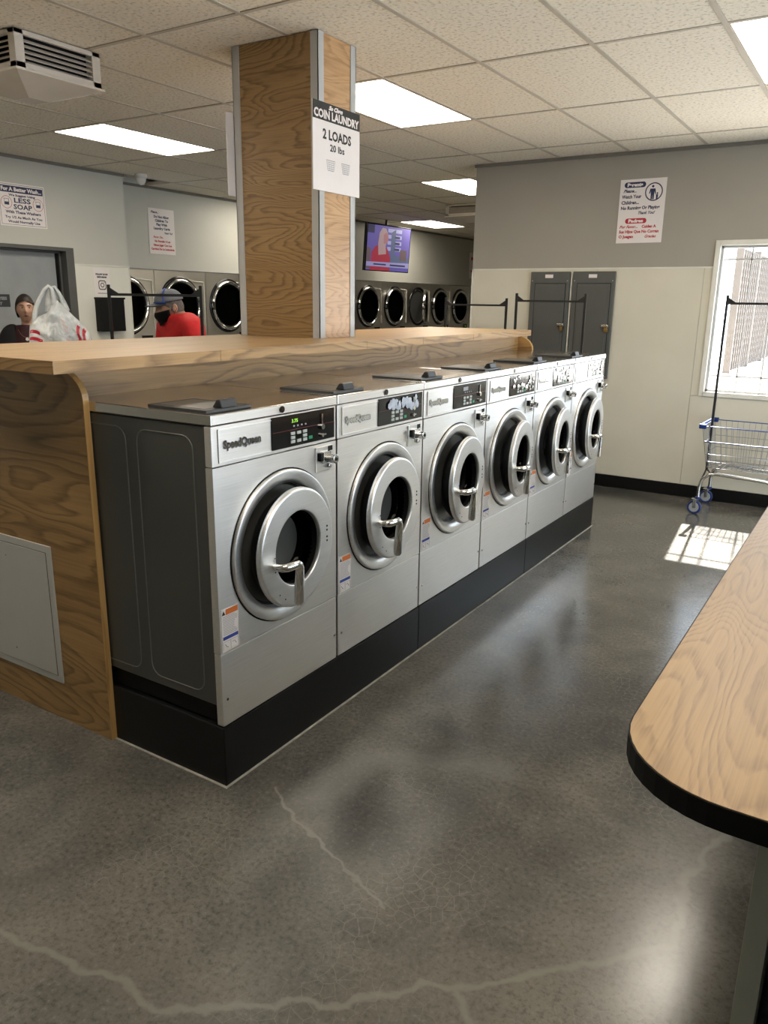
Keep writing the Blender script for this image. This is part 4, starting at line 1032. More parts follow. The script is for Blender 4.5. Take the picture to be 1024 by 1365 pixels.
# flyer and box
s = Sign('flyer', 'white paper flyer with a black camera emblem taped above the black box', 'flyer', (XL + .0085, 3.745, 1.652), (0, 1, 0), (1, 0, 0), .205, .285, .001, M['sign_white'])
s.text('FOLLOW US ON', .1025, .215, .022, M['black_ink'], .15, .0008); s.text('INSTAGRAM', .1025, .188, .020, M['black_ink'], .12, .0008)
s.rrect(.055, .150, .068, .163, .025, M['black_ink'], 'emblem'); s.rrect(.064, .141, .077, .154, .019, M['sign_white'], 'emblem', .0009); s.ring(.1025, .1155, .024, .008, M['black_ink'], 'emblem', .0013); s.part('emblem', MB().disc((.128, .141, .0013), .005, 'z', 12), M['black_ink'])
s.rect(.04, .165, .030, .036, M['black_ink'])
bx = thing('wall_box', 'black metal drop box on the cream wall behind the rail', 'box', (XL + .006, 3.735, 1.30))
MB().box(0, .10, 0, .30, 0, .335).obj('body', M['black'], bx, .006); MB().box(0, .112, -.006, .306, .325, .345).obj('lid', M['black'], bx, .004)
MB().cyl((.10, .105, .215), .008, .006, 'x', 14).obj('lock', M['chrome'], bx)
bx2 = thing('wall_plate', 'black plate low on the cream wall, just above the counter', 'wall plate', (XL + .006, 3.78, 1.13)); MB().box(0, .03, 0, .24, 0, .07).obj('plate', M['black'], bx2, .004); MB().box(.03, .034, .02, .22, .012, .058).obj('plate_face', M['lid_grey'], bx2)
s = Sign('door_sign', 'small dark EMPLOYEES ONLY plate on the grey door behind the woman', 'sign', (XL - .1, 2.60, 1.545), (0, 1, 0), (1, 0, 0), .26, .115, .0015, M['lid_grey'])
s.text('EMPLOYEES', .13, .066, .036, M['grey_ink'], .2, .0006); s.text('ONLY', .13, .018, .036, M['grey_ink'], .1, .0006)

# ------------------------------------------------------------------ electrical panels
def elec(x0, x1, lab, k):
    t = thing('electrical_panel', lab, 'electrical panel', ((x0 + x1) / 2, YW - .006, .99), 0, 'electrical panels on the cream wall')
    w_ = (x1 - x0) / 2; h_ = .935
    MB().box(-w_, w_, -.030, 0, 0, h_).obj('cover', M['panel_grey'], t, .006)
    d = MB().box(-w_ + .05, w_ - .035, -.037, -.030, .06, h_ - .105).obj('door', M['panel_grey'], t, .003)
    MB().box(-w_ + .068, w_ - .053, -.0395, -.037, .078, h_ - .123).obj('door_inset', M['panel_grey'], d, .002)
    MB().box(-w_ + .045, w_ - .03, -.0308, -.030, .055, h_ - .10).obj('door_gap', M['black'], t)
    MB().box(-.045, .03, -.0315, -.030, h_ - .055, h_ - .025).obj('name_plate', M['sign_white'], t)
    MB().box(w_ - .085, w_ - .02, -.055, -.037, .455, .478).cyl((w_ - .03, -.06, .4665), .008, .02, 'y', 12).obj('latch', M['chrome_dull'], t, .002)
    MB().box(w_ - .055, w_ - .025, -.062, -.048, .415, .447).tube([(w_ - .05, -.055, .447), (w_ - .05, -.055, .462), (w_ - .03, -.055, .462), (w_ - .03, -.055, .447)], .003, 6).obj('padlock', M['brass'], t, .002)
    sc = MB()
    for a_, b_ in ((-w_ + .02, .02), (w_ - .02, .02), (-w_ + .02, h_ - .08), (w_ - .02, h_ - .08)): sc.cyl((a_, -.033, b_), .006, .004, 'y', 10)
    sc.obj('cover_screws', M['grey_ink'], t)
elec(-1.173, -.798, 'left of the two dark grey electrical panels on the cream wall', 0)
elec(-.771, -.386, 'right of the two dark grey electrical panels, nearer the notice and window', 1)
tag(MB().cyl((-.785, YW - .019, .30), .008, 1.60, 'z', 12).obj('conduit', M['trim_white']), 'thin cream conduit running up between the two electrical panels', 'pipe')

# ------------------------------------------------------------------ laundry carts
def make_cart(lab):
    t = thing('laundry_cart', lab, 'laundry cart')
    Lx, Hy = .60, .22
    # base frame: U tube with bent down legs
    b = MB()
    for sy in (-1, 1):
        y_ = sy * Hy
        b.tube([(.0, y_, .14), (.0, y_, .22), (.015, y_, .29), (.06, y_, .335), (.12, y_, .345), (Lx - .12, y_, .33), (Lx - .05, y_, .31), (Lx - .01, y_, .26), (Lx, y_, .2), (Lx, y_, .14)], .014, 10)
    b.tube([(.1, -Hy, .345), (.1, Hy, .345)], .010, 8).tube([(Lx - .12, -Hy, .33), (Lx - .12, Hy, .33)], .010, 8)
    b.obj('base_frame', M['chrome_dull'], t)
    # basket
    zb, zt = .385, .72; x0b, x1b = .03, Lx + .0; x0t, x1t = -.025, Lx + .06; yb_, yt_ = .19, .235
    def lerp(a_, b_, q): return a_ + (b_ - a_) * q
    wr = MB(); r_ = .0022
    def ring(q, rr=r_):
        xa, xb, yy, zz = lerp(x0b, x0t, q), lerp(x1b, x1t, q), lerp(yb_, yt_, q), lerp(zb, zt, q)
        wr.tube([(xa, -yy, zz), (xb, -yy, zz), (xb, yy, zz), (xa, yy, zz), (xa, -yy, zz)], rr, 5, cap=False)
    for q in (0, .33, .62): ring(q, .0028)
    ring(.15)
    n = 15
    for k in range(n + 1):
        f_ = k / n
        for sy in (-1, 1): wr.tube([(lerp(x0b, x1b, f_), sy * yb_, zb), (lerp(x0t, x1t, f_), sy * yt_, zt)], r_, 5)
        wr.tube([(lerp(x0b, x1b, f_), -yb_, zb), (lerp(x0b, x1b, f_), yb_, zb)], r_, 5)
    for k in range(9):
        f_ = -1 + 2 * k / 8
        for xa, xb in ((x0b, x0t), (x1b, x1t)): wr.tube([(xa, f_ * yb_, zb), (xb, f_ * yt_, zt)], r_, 5)
        wr.tube([(x0b, f_ * yb_, zb), (x1b, f_ * yb_, zb)], r_, 5)
    wr.obj('wire_basket', M['wire'], t)['kind'] = 'stuff'
    MB().tube([(x0t, -yt_, zt), (x1t, -yt_, zt), (x1t, yt_, zt), (x0t, yt_, zt), (x0t, -yt_, zt)], .0042, 8).tube([(x0b - .03, -yt_ - .005, .60), (x1t - .01, -yt_ - .005, .60)], .0042, 8).obj('blue_rim', M['blue_plastic'], t)
    for sy in (-1, 1): MB().box(x0t - .025, x0t + .03, sy * yt_ - .02, sy * yt_ + .02, zt - .02, zt + .018).obj('corner_bumper', M['blue_plastic'], t, .006)
    MB().tube([(x0t - .01, -yt_, zt + .01), (x0t - .01, yt_, zt + .01)], .010, 8).obj('push_bar', M['blue_plastic'], t)
    # poles and hanging rail
    for xp in (.0, .62):
        MB().box(xp - .0095, xp + .0095, -.0095, .0095, .34, 1.728).obj('pole', M['rail'], t, .002)
    MB().box(.0, .62, -.0085, .0085, 1.655, 1.672).obj('hanging_rail', M['rail'], t)
    g = MB()
    for xp, s_ in ((.0095, 1), (.6105, -1)): g.poly_extrude([(xp, 1.655), (xp + s_ * .055, 1.655), (xp + s_ * .055, 1.672), (xp, 1.708)] if s_ > 0 else [(xp, 1.655), (xp, 1.708), (xp - .055, 1.672), (xp - .055, 1.655)], 'xz', -.006, .006)
    g.obj('corner_gusset', M['rail'], t)
    MB().tube([(0, -Hy, .25), (0, 0, .34), (0, Hy, .25)], .008, 8).tube([(.60, -Hy, .25), (.62, 0, .34), (.60, Hy, .25)], .008, 8).obj('pole_brace', M['rail'], t)
    for xp in (.0, Lx):
        for sy in (-1, 1):
            y_ = sy * Hy; c = MB()
            MB().lathe([(-.016, .0001), (-.016, .038), (.016, .038), (.016, .0001)], (xp - .02, y_, .055), 'y', 24, smooth=False).lathe([(-.018, .0001), (-.018, .012), (.018, .012), (.018, .0001)], (xp - .02, y_, .055), 'y', 12, smooth=False).obj('caster_hub', M['wheel_grey'], t)
            MB().lathe([(-.014, .040), (-.016, .050), (-.010, .055), (.010, .055), (.016, .050), (.014, .040)], (xp - .02, y_, .055), 'y', 28, close=True).obj('caster_wheel', M['blue_plastic'], t)
            MB().box(xp - .032, xp - .006, y_ - .022, y_ - .019, .050, .125).box(xp - .032, xp - .006, y_ + .019, y_ + .022, .050, .125).box(xp - .045, xp + .012, y_ - .024, y_ + .024, .12, .127).obj('caster_fork', M['chrome_dull'], t, .002)
            MB().cyl((xp, y_, .126), .02, .018, 'z', 14).obj('blue_collar', M['blue_plastic'], t)
    return t
cD = make_cart('wire laundry cart with blue rim standing under the window')
cD.location = (.602, 5.075, 0); cD.rotation_euler = (0, 0, radians(-1)); cD['group'] = 'laundry carts with hanging rails'
cC = dup(cD, (-1.10, 4.90, 0), 0, 'laundry cart whose black rail crosses in front of the electrical panels', 'laundry carts with hanging rails')
cB = dup(cD, (-2.04, 5.9, 0), radians(-8), 'laundry cart whose black rail spans the corner of the grey wall', 'laundry carts with hanging rails')
cB.scale = (1, 1, .975); cB.location = (-1.88, 5.05, 0); cB.rotation_euler = (0, 0, 0)
cA = dup(cD, (-2.78, 1.90, 0), math.atan2(.33, .525), 'laundry cart whose black rail passes in front of the man in red', 'laundry carts with hanging rails')

# ------------------------------------------------------------------ folding table at right
tb = thing('folding_table', 'oak laminate folding table with black edge and round corner, at lower right', 'table', (1.8, 1.5, 0))
def round_pts(x0, x1, y0, y1, r_, n=10):
    pts = []
    for cx, cy, a_ in ((x1 - r_, y1 - r_, 0), (x0 + r_, y1 - r_, 90), (x0 + r_, y0 + r_, 180), (x1 - r_, y0 + r_, 270)):
        for k in range(n + 1): q = radians(a_ + 90 * k / n); pts.append((cx + r_ * cos(q), cy + r_ * sin(q)))
    return pts
def tbp(name, mb, mat, bevel=0):
    mb.v = [(a_ - 1.8, b_ - 1.5, c_) for a_, b_, c_ in mb.v]; return mb.obj(name, mat, tb, bevel)
tbp('tabletop', MB().poly_extrude(round_pts(1.423, 2.197, -.562, 3.297, .20), 'xy', .862, .9), M['oak_table'])
tbp('edge_band', MB().poly_extrude(round_pts(1.420, 2.20, -.565, 3.30, .203), 'xy', .857, .8985), M['table_edge'])
for xa in (1.658, 1.925): tbp('support_panel', MB().box(xa, xa + .04, -.33, 3.05, 0, .857), M['table_leg'], .001)

# ------------------------------------------------------------------ people
def sculpt_head(c, rot, s=1.0):
    """returns verts, faces: local face looks to -Y, z up"""
    nu, nv = 36, 26; vs_ = []; fs = []
    for j in range(nv + 1):
        ph = pi * j / nv
        for i in range(nu):
            th = 2 * pi * i / nu
            d = Vector((sin(ph) * sin(th), -sin(ph) * cos(th), cos(ph)))
            x, y, z = d.x * .076, d.y * .096, d.z * .118
            if z < 0:
                q = min(1, -z / .118); x *= 1 - .30 * q ** 1.4
                if y > 0: y *= 1 - .45 * q
                else: y *= 1 - .10 * q
            front = max(0, -d.y)
            def g(ax, az, wx, wz): return math.exp(-((x - ax) / wx) ** 2 - ((z - az) / wz) ** 2) * (1 if d.y < 0 else 0)
            y -= .024 * g(0, -.022, .012, .020) + .012 * g(0, .005, .009, .022)      # nose
            y += .010 * (g(.030, .012, .018, .013) + g(-.030, .012, .018, .013))     # sockets
            y -= .006 * (g(.030, .034, .026, .010) + g(-.030, .034, .026, .010))     # brow
            y -= .007 * g(0, -.060, .024, .012)                                       # mouth
            y -= .010 * g(0, -.096, .024, .018)                                       # chin
            y -= .005 * (g(.045, -.02, .02, .025) + g(-.045, -.02, .02, .025))       # cheek
            vs_.append(Vector((x, y, z)) * s)
    for j in range(nv):
        for i in range(nu): fs.append((j * nu + i, j * nu + (i + 1) % nu, (j + 1) * nu + (i + 1) % nu, (j + 1) * nu + i))
    out = [c + rot @ v for v in vs_]
    for sx in (-1, 1):   # ears
        o = len(out); n1, n2 = 12, 6
        for j in range(n2 + 1):
            ph = pi * j / n2
            for i in range(n1):
                th = 2 * pi * i / n1
                out.append(c + rot @ (Vector((sx * (.077 + .008 * sin(ph) * cos(th)), .014 + .017 * sin(ph) * sin(th) + .004, -.006 + .032 * cos(ph))) * s))
        for j in range(n2):
            for i in range(n1): fs.append((o + j * n1 + i, o + j * n1 + (i + 1) % n1, o + (j + 1) * n1 + (i + 1) % n1, o + (j + 1) * n1 + i))
    return out, fs
def skin_mesh(chain_pts, edges, radii, root=0, levels=2):
    me = bpy.data.meshes.new('sk'); me.from_pydata([tuple(p) for p in chain_pts], edges, []); o = bpy.data.objects.new('sk', me); COL.objects.link(o)
    md = o.modifiers.new('skin', 'SKIN'); md.use_smooth_shade = True
    sv = me.skin_vertices[0].data
    for i, r_ in enumerate(radii):
        sv[i].radius = r_ if isinstance(r_, tuple) else (r_, r_)
    sv[root].use_root = True
    sb = o.modifiers.new('sub', 'SUBSURF'); sb.levels = levels; sb.render_levels = levels
    dg = bpy.context.evaluated_depsgraph_get(); dg.update(); out = bpy.data.meshes.new_from_object(o.evaluated_get(dg))
    r = ([v.co.copy() for v in out.vertices], [tuple(p.vertices) for p in out.polygons])
    bpy.data.objects.remove(o); return r
def remesh(parts, name, mat, parent, vox=.008, smooth=4):
    mb = MB()
    for v, f_ in parts: mb.add(v, f_)
    o = mb.obj(name, mat, None)
    r = o.modifiers.new('r', 'REMESH'); r.mode = 'VOXEL'; r.voxel_size = vox; r.use_smooth_shade = True
    s_ = o.modifiers.new('s', 'SMOOTH'); s_.iterations = smooth; s_.factor = .5
    dg = bpy.context.evaluated_depsgraph_get(); dg.update(); me = bpy.data.meshes.new_from_object(o.evaluated_get(dg)); me.name = name
    bpy.data.objects.remove(o); q = bpy.data.objects.new(name, me); COL.objects.link(q); q.parent = parent; return q
def figure(root, head_c, head_rot, H, lean, sh_w, skin, hands):
    """root frame: faces -Y. body as one skin, hands with separate fingers"""
    hip = Vector((0, 0, .52 * H)); sh = Vector((0, lean, .815 * H)); neck = Vector((0, lean * 1.15, .855 * H))
    pts = [hip, (0, lean * .4, .62 * H), (0, lean * .8, .74 * H), sh, neck, head_c + Vector((0, .015, -.03))]
    ed = [(0, 1), (1, 2), (2, 3), (3, 4), (4, 5)]; rd = [(.12, .085), (.105, .07), (.11, .075), (.085, .055), .050, .055]
    fing = []
    for sx in (-1, 1):
        b = len(pts); hx, hy, hz = hands[0 if sx < 0 else 1]
        S_ = Vector((sx * sh_w, lean, .805 * H)); Hd = Vector((hx, hy, hz)); E_ = (S_ + Hd) / 2 + Vector((sx * .05, .07, -.05))
        pts += [S_, E_, Hd]; ed += [(3, b), (b, b + 1), (b + 1, b + 2)]; rd += [.045, .038, .028]
        dr_ = (Hd - E_).normalized(); side = dr_.cross(Vector((0, 0, 1))); side = side.normalized() if side.length > .1 else Vector((1, 0, 0))
        pc = Hd + dr_ * .045; nrm = side.cross(dr_).normalized()
        fing.append(skin_mesh([Hd, pc, Hd + dr_ * .085], [(0, 1), (1, 2)], [(.024, .02), (.036, .017), (.036, .014)], 0, 1))
        for k in range(4):
            off = (k - 1.5) * .019; ln = (.070, .080, .075, .058)[k]
            a0 = Hd + dr_ * .075 + side * off; a1 = a0 + dr_ * ln * .5; a2 = a1 + (dr_ * .8 - nrm * .6).normalized() * ln * .3; a3 = a2 + (dr_ * .45 - nrm * .9).normalized() * ln * .25
            fing.append(skin_mesh([a0, a1, a2, a3], [(0, 1), (1, 2), (2, 3)], [.009, .0085, .008, .007], 0, 1))
        a0 = Hd + dr_ * .03 - side * sx * .028; fing.append(skin_mesh([a0, a0 - side * sx * .025 + dr_ * .025, a0 - side * sx * .035 + dr_ * .055], [(0, 1), (1, 2)], [.012, .010, .008], 0, 1))
    for sx in (-1, 1):
        b = len(pts); pts += [(sx * .095, 0, .49 * H), (sx * .10, -.01, .27 * H), (sx * .105, .01, .045 * H), (sx * .115, -.13, .022 * H)]
        ed += [(0, b), (b, b + 1), (b + 1, b + 2), (b + 2, b + 3)]; rd += [.085, .058, .042, (.042, .03)]
    body = skin_mesh(pts, ed, rd, 0, 2)
    hd = sculpt_head(head_c, head_rot)
    return remesh([body, hd] + fing, 'body', skin, root, .0085, 3), pts
def face_bits(root, head_c, rot, mouth=True):
    def P(x, y, z): return head_c + rot @ Vector((x, y, z))
    for sx in (-1, 1):
        e = MB(); e.lathe([(.0, .0001), (0.0, .011), (-.004, .008), (-.006, .0001)], (0, 0, 0), 'y', 12)
        e.v = [tuple(P(sx * .030 + a_, -.0795 + b_, .012 + c_ * .5)) for a_, b_, c_ in e.v]; e.obj('eye', M['eye_white'], root)
        e = MB().cyl((0, -.0075, 0), .0052, .0015, 'y', 12); e.v = [tuple(P(sx * .030 + a_ + .002, -.0795 + b_, .012 + c_)) for a_, b_, c_ in e.v]; e.obj('iris', M['black'], root)
        e = MB().tube([P(sx * .014, -.093, .031), P(sx * .032, -.092, .036), P(sx * .048, -.078, .031)], .0032, 6); e.obj('eyebrow', M['hair'], root)
    if mouth:
        MB().tube([P(-.022, -.090, -.060), P(-.008, -.099, -.057), P(.008, -.099, -.057), P(.022, -.090, -.060)], [.002, .0045, .0045, .002], 8).obj('mouth', M['lip'], root)
def cloth(root, name, mat, pts, edges, radii, vox=.011):
    b = skin_mesh(pts, edges, radii, 0, 2); return remesh([b], name, mat, root, vox, 4)
def hair_cap(root, head_c, rot, name, mat, zb=-.07, s=1.07, zf=.045):
    v, f_ = [], []; nu, nv = 40, 20
    for j in range(nv + 1):
        ph = pi * .70 * j / nv
        for i in range(nu):
            th = 2 * pi * i / nu; d = Vector((sin(ph) * sin(th), -sin(ph) * cos(th), cos(ph)))
            z = d.z * .122; lim = zf if d.y < 0 else zb
            if d.y < 0: lim = zf * max(0, -d.y) ** .5 - .03 * (1 - max(0, -d.y) ** .5)
            z2 = max(z, lim); k = math.sqrt(max(0, 1 - (z2 / .122) ** 2)) / max(1e-4, math.sqrt(max(1e-6, 1 - d.z ** 2))) if z < lim else 1
            n_ = 1 + .018 * sin(th * 9 + ph * 4)
            v.append(tuple(head_c + rot @ (Vector((d.x * .077 * min(k, 1.6) * n_, d.y * .098 * min(k, 1.6) * n_, z2)) * s)))
    for j in range(nv):
        for i in range(nu): f_.append((j * nu + i, j * nu + (i + 1) % nu, (j + 1) * nu + (i + 1) % nu, (j + 1) * nu + i))
    return MB().add(v, f_, 0, True).obj(name, mat, root)

# woman by the doorway
wm = thing('person', 'woman in maroon top and dark cardigan with round pendant by the doorway', 'person', (-4.87, 2.66, 0), radians(52))
hr = Matrix.Rotation(radians(6), 3, 'Z'); hc = Vector((0, -.03, 1.535))
figure(wm, hc, hr, 1.62, 0, .165, M['skin_w'], [(-.22, -.16, .84), (.22, -.16, .84)])
face_bits(wm, hc, hr)
hair_cap(wm, hc, hr, 'hair', M['hair'], s=1.08, zf=.074)
MB().lathe([(-.035, .0001), (-.03, .02), (0, .036), (.03, .02), (.035, .0001)], (0, .105, 1.545), 'z', 20).obj('hair_bun', M['hair'], wm)
H = 1.66
cloth(wm, 'top', M['maroon'], [(0, 0, .50 * H), (0, 0, .62 * H), (0, 0, .74 * H), (0, 0, .80 * H), (-.14, 0, .80 * H), (.14, 0, .80 * H), (0, .01, .835 * H)], [(0, 1), (1, 2), (2, 3), (3, 4), (3, 5), (3, 6)], [(.17, .13), (.155, .12), (.175, .135), (.15, .115), (.08, .08), (.08, .08), (.07, .065)])
for sx in (-1, 1):
    Hd = Vector((sx * .22, -.16, .84)); S_ = Vector((sx * .165, .0, .805 * H)); E_ = (S_ + Hd) / 2 + Vector((sx * .05, .07, -.05))
    cloth(wm, 'cardigan_side', M['dark_cloth'], [(sx * .125, -.015, .50 * H), (sx * .13, -.015, .70 * H), (sx * .125, .0, .815 * H), S_, E_, Hd], [(0, 1), (1, 2), (2, 3), (3, 4), (4, 5)], [(.075, .15), (.075, .145), (.07, .12), .075, .058, .042], .010)
cloth(wm, 'trousers', M['dark_cloth'], [(0, 0, .53 * H), (-.095, 0, .47 * H), (-.10, -.01, .27 * H), (-.105, .01, .05 * H), (.095, 0, .47 * H), (.10, -.01, .27 * H), (.105, .01, .05 * H)], [(0, 1), (1, 2), (2, 3), (0, 4), (4, 5), (5, 6)], [(.16, .12), .10, .072, .056, .10, .072, .056])
nk = []
for k in range(13):
    a_ = pi * (.12 + .76 * k / 12); nk.append((-.075 * cos(a_), -.045 - .085 * sin(a_) , 1.395 - .105 * sin(a_)))
MB().tube(nk, .0018, 5).obj('necklace', M['brass'], wm)
MB().cyl((0, -.140, 1.275), .014, .006, 'y', 16).obj('pendant', M['sign_white'], wm)

# man in the aisle
mn = thing('person', 'man in red shirt, grey cap and black face mask before the dryers', 'person', (-2.80, 2.62, 0), radians(-20))
hr = Matrix.Rotation(radians(-12), 3, 'Z') @ Matrix.Rotation(radians(10), 3, 'X'); hc = Vector((0, -.13, 1.575)); H = 1.80
figure(mn, hc, hr, H, -.06, .19, M['skin_m'], [(-.22, -.30, 1.08), (.22, -.30, 1.08)])
face_bits(mn, hc, hr, False)
def P(x, y, z): return hc + hr @ Vector((x, y, z))
mk = MB(); vs_ = []; nu = 17; nv = 9
for j in range(nv):
    q = j / (nv - 1)
    for i in range(nu):
        a_ = radians(-78 + 156 * i / (nu - 1)); z_ = -.018 - .100 * q; k_ = 1 - .16 * q - .12 * abs(sin(a_)) * q
        zz = z_ + (.012 + .03 * q) * abs(sin(a_)) ** 2 - .0
        b_ = .109 + .020 * math.exp(-((q - .25) / .3) ** 2) * cos(a_) ** 6
        vs_.append(tuple(P(sin(a_) * .081 * k_, -cos(a_) * b_ * (1 - .07 * q), zz)))
mk.add(vs_, [(j * nu + i, j * nu + i + 1, (j + 1) * nu + i + 1, (j + 1) * nu + i) for j in range(nv - 1) for i in range(nu - 1)], 0, True)
mo = mk.obj('face_mask', M['black'], mn); sd = mo.modifiers.new('thickness', 'SOLIDIFY'); sd.thickness = .003
for sx in (-1, 1): MB().tube([P(sx * .079, -.018, -.022), P(sx * .083, .006, .01), P(sx * .086, .022, .022), P(sx * .085, .03, -.01), P(sx * .078, -.018, -.07)], .0016, 5).obj('mask_strap', M['black'], mn)
hair_cap(mn, hc, hr, 'hair', M['hair_grey'], zb=-.035, s=1.02, zf=.055)
# cap
cp = MB(); vs_ = []; nu, nv = 32, 9
for j in range(nv + 1):
    ph = pi / 2 * (j / nv)
    for i in range(nu):
        th = 2 * pi * i / nu; vs_.append(tuple(P(sin(ph) * sin(th) * .087, -sin(ph) * cos(th) * .108, .050 + cos(ph) * .090)))
cp.add(vs_, [(j * nu + i, j * nu + (i + 1) % nu, (j + 1) * nu + (i + 1) % nu, (j + 1) * nu + i) for j in range(nv) for i in range(nu)], 0, True)
cap = cp.obj('cap', M['cap_grey'], mn); sd = cap.modifiers.new('thickness', 'SOLIDIFY'); sd.thickness = .003
br = MB(); vs_ = []
for j in range(6):
    q = j / 5
    for i in range(15):
        a_ = radians(-68 + 136 * i / 14); vs_.append(tuple(P(sin(a_) * (.086 + .004 * q), -cos(a_) * .106 - q * .075 * max(0, cos(a_)) ** .6, .053 - .012 * q - .018 * sin(a_) ** 2)))
br.add(vs_, [(j * 15 + i, j * 15 + i + 1, (j + 1) * 15 + i + 1, (j + 1) * 15 + i) for j in range(5) for i in range(14)], 0, True)
bo = br.obj('cap_brim', M['cap_dark'], mn); sd = bo.modifiers.new('thickness', 'SOLIDIFY'); sd.thickness = .004
MB().tube([P(sin(radians(a_)) * .090, -cos(radians(a_)) * .109, .056 - .012 * sin(radians(a_)) ** 2) for a_ in range(-70, 71, 10)], .0045, 6).obj('cap_trim', M['cap_blue'], mn)
for th0 in (-62, 62): MB().tube([P(sin(radians(p_)) * sin(radians(th0)) * .089, -sin(radians(p_)) * cos(radians(th0)) * .110, .051 + cos(radians(p_)) * .091) for p_ in range(8, 91, 10)], .0045, 6).obj('cap_stripe', M['cap_blue'], mn)
L_ = -.06
cloth(mn, 'shirt', M['red_shirt'], [(0, 0, .50 * H), (0, L_ * .4, .62 * H), (0, L_ * .8, .74 * H), (0, L_, .80 * H), (-.245, L_, .800 * H), (.245, L_, .800 * H), (-.29, L_ - .01, .70 * H), (.29, L_ - .01, .70 * H), (0, L_ * 1.3, .850 * H)],
      [(0, 1), (1, 2), (2, 3), (3, 4), (3, 5), (4, 6), (5, 7), (3, 8)], [(.175, .135), (.165, .13), (.20, .145), (.18, .12), (.09, .09), (.09, .09), .085, .085, (.078, .074)])
cloth(mn, 'trousers', M['jeans'], [(0, 0, .53 * H), (-.095, 0, .47 * H), (-.10, -.01, .27 * H), (-.105, .01, .05 * H), (.095, 0, .47 * H), (.10, -.01, .27 * H), (.105, .01, .05 * H)], [(0, 1), (1, 2), (2, 3), (0, 4), (4, 5), (5, 6)], [(.16, .12), .10, .075, .06, .10, .075, .06])

# ------------------------------------------------------------------ plastic bag
def mat_bag():
    mt, nt, p = new_mat('thin_white_plastic')
    p.inputs['Base Color'].default_value = (0.52, 0.54, 0.54, 1); p.inputs['Roughness'].default_value = .22
    p.inputs['Subsurface Weight'].default_value = 0.0; p.inputs['Transmission Weight'].default_value = 0.0
    n_ = N(nt, 'ShaderNodeTexNoise'); n_.inputs['Scale'].default_value = 14; n_.inputs['Detail'].default_value = 3; n_.inputs['Distortion'].default_value = 1.2; L(nt, objco(nt), n_.inputs['Vector'])
    bump(nt, p, n_.outputs[0], .6, .012); r = ramp(nt, n_.outputs[0], [(.3, (.36, .38, .385)), (.55, (.52, .54, .54)), (.75, (.62, .63, .62))]); L(nt, r.outputs[0], p.inputs['Base Color'])
    return mt
M['bag'] = mat_bag(); M['pink'] = paint('faded_red_print', (0.52, 0.36, 0.35), 0.4)
bg_o = thing('shopping_bag', 'white plastic shopping bag with red stripes standing behind the counter', 'bag', (-1.825, .825, 1.302), radians(50))
TOPC = [(0, .20), (.06, .225), (.14, .245), (.28, .262), (.36, .30), (.46, .325), (.56, .30), (.70, .25), (.82, .215), (.93, .165), (1, .10)]
def top_h(q):
    for (a_, ha), (b_, hb) in zip(TOPC[:-1], TOPC[1:]):
        if a_ <= q <= b_: return ha + (hb - ha) * (q - a_) / (b_ - a_)
    return .1
def bag_pt(q, v, side, off=0.0):
    """q across 0..1, v up 0..1, side +-1 back/front"""
    x = -.165 + .33 * q; z = top_h(q) * v
    d = .105 * math.sqrt(max(0, 1 - abs(2 * q - 1) ** 2.4)) * (1 - v ** 2.6) ** .6
    n_ = mnoise.noise(Vector((q * 5, v * 5, side * 3))) * .030 + mnoise.noise(Vector((q * 13, v * 11, side * 5 + 2))) * .014 + abs(mnoise.noise(Vector((q * 7 + v * 6, v * 3, side)))) * .02
    k_ = min(1, 8 * q, 8 * (1 - q)) * min(1, 6 * (1 - v) + .25)
    ex = .012 * sin(v * pi) * (1 if q > .5 else -1) * abs(2 * q - 1)
    return (x + ex, side * (d + (n_ + off) * k_ + .002), z)
mb = MB(); nu, nv = 60, 36; v = []; bg_o.scale = (.90, .90, 1)
for side in (-1, 1): v += [bag_pt(i / nu, j / nv, side) for j in range(nv + 1) for i in range(nu + 1)]
S1 = (nu + 1) * (nv + 1)
f_ = [(k + j * (nu + 1) + i, k + j * (nu + 1) + i + 1, k + (j + 1) * (nu + 1) + i + 1, k + (j + 1) * (nu + 1) + i) for k in (0, S1) for j in range(nv) for i in range(nu)]
f_ += [(i, i + 1, S1 + i + 1, S1 + i) for i in range(nu)] + [(nv * (nu + 1) + i, nv * (nu + 1) + i + 1, S1 + nv * (nu + 1) + i + 1, S1 + nv * (nu + 1) + i) for i in range(nu)]
for j in range(nv):
    for i in (0, nu): f_.append((j * (nu + 1) + i, (j + 1) * (nu + 1) + i, S1 + (j + 1) * (nu + 1) + i, S1 + j * (nu + 1) + i))
mb.add(v, f_, 0, True).obj('bag_body', M['bag'], bg_o)
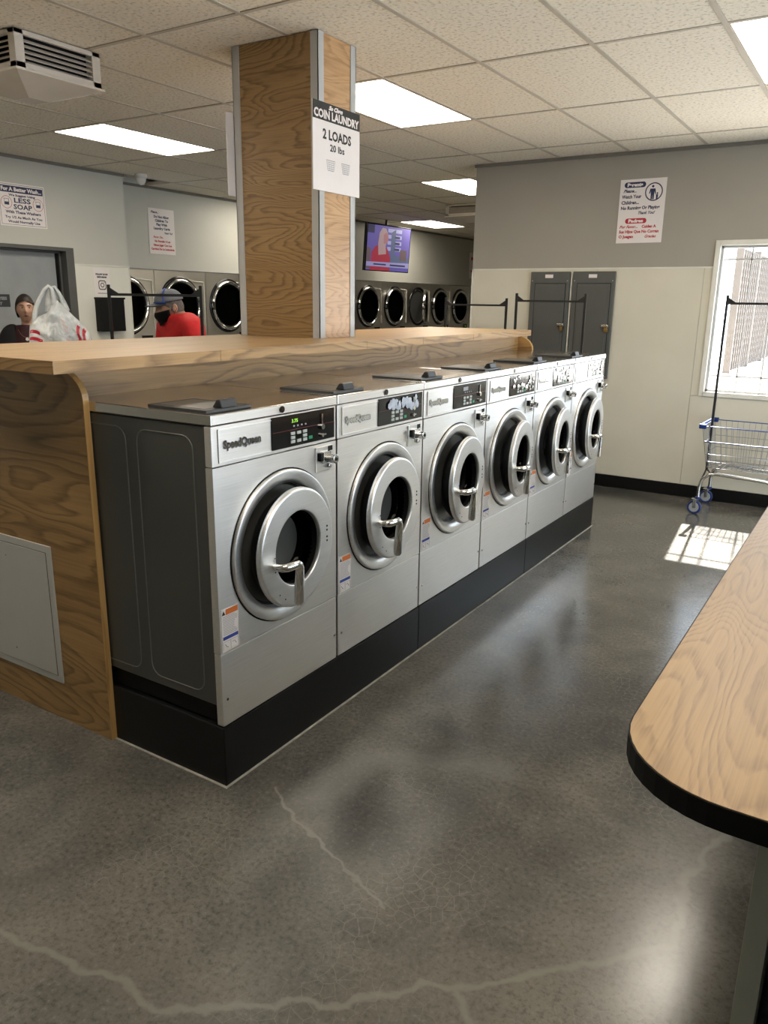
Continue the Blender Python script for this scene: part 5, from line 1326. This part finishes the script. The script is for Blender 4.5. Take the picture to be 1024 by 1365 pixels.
def strap(pts, w0, w1):
    mb = MB(); pts = [Vector(p) for p in pts]; n = len(pts); vv = []
    for i, p_ in enumerate(pts):
        t_ = (pts[min(i + 1, n - 1)] - pts[max(i - 1, 0)]).normalized(); s_ = t_.cross(Vector((0, 1, 0))).normalized(); q = i / (n - 1)
        w_ = w0 + (w1 - w0) * sin(pi * q)
        vv += [p_ - s_ * w_, p_ + Vector((0, -.012, 0)), p_ + s_ * w_, p_ + Vector((0, .008, 0))]
    fs = [(4 * i + k, 4 * i + (k + 1) % 4, 4 * i + 4 + (k + 1) % 4, 4 * i + 4 + k) for i in range(n - 1) for k in range(4)]
    return mb.add(vv, fs, 0, True).obj('bag_handle', M['bag'], bg_o)
strap([(-.135, -.01, .20), (-.132, -.01, .255), (-.118, -.01, .30), (-.095, -.01, .34), (-.072, -.01, .375), (-.05, -.01, .392), (-.036, -.01, .38), (-.030, -.01, .34), (-.026, -.01, .29)], .018, .010)
strap([(-.06, .012, .27), (-.055, .012, .34), (-.040, .012, .385), (-.020, .012, .388), (-.002, .012, .36), (.02, .01, .31), (.03, 0, .27)], .022, .010)
def stripe(q0, q1, v0, v1, sl, bend=0.0, name='red_stripe'):
    mb = MB(); n = 12; v = []
    for i in range(n + 1):
        t_ = i / n; vv = v0 + (v1 - v0) * t_
        for w_ in (0, 1): v.append(bag_pt(min(.995, max(.005, q0 + (q1 - q0) * w_ + sl * t_ + bend * sin(pi * t_))), vv, -1, .003))
    mb.add(v, [(2 * i, 2 * i + 1, 2 * i + 3, 2 * i + 2) for i in range(n)], 0, True).obj(name, M['red_ink'], bg_o)
for q0, v0, v1, sl in ((.80, .42, .60, -.05), (.75, .60, .88, .00), (.87, .40, .66, -.05), (.82, .66, .95, .03), (.93, .35, .90, -.01)): stripe(q0, q0 + .042, v0, v1, sl, -.02)
for v0, k in ((.30, 0), (.46, 1), (.62, 2)):
    mb = MB(); v = []
    for i in range(9):
        t_ = i / 8
        for w_ in (0, 1): v.append(bag_pt(.02 + .24 * t_ * (1 - .15 * k), v0 + .07 * w_ + .16 * (1 - t_), -1, .003))
    mb.add(v, [(2 * i, 2 * i + 1, 2 * i + 3, 2 * i + 2) for i in range(8)], 0, True).obj('red_stripe', M['red_ink'], bg_o)
for k in range(7): stripe(.60 - k * .016, .69 - k * .018, .32 + k * .07, .345 + k * .07, .01, 0, 'faint_print')
for o_ in bg_o.children:
    if o_.name.startswith('faint_print'): o_.data.materials[0] = M['pink']
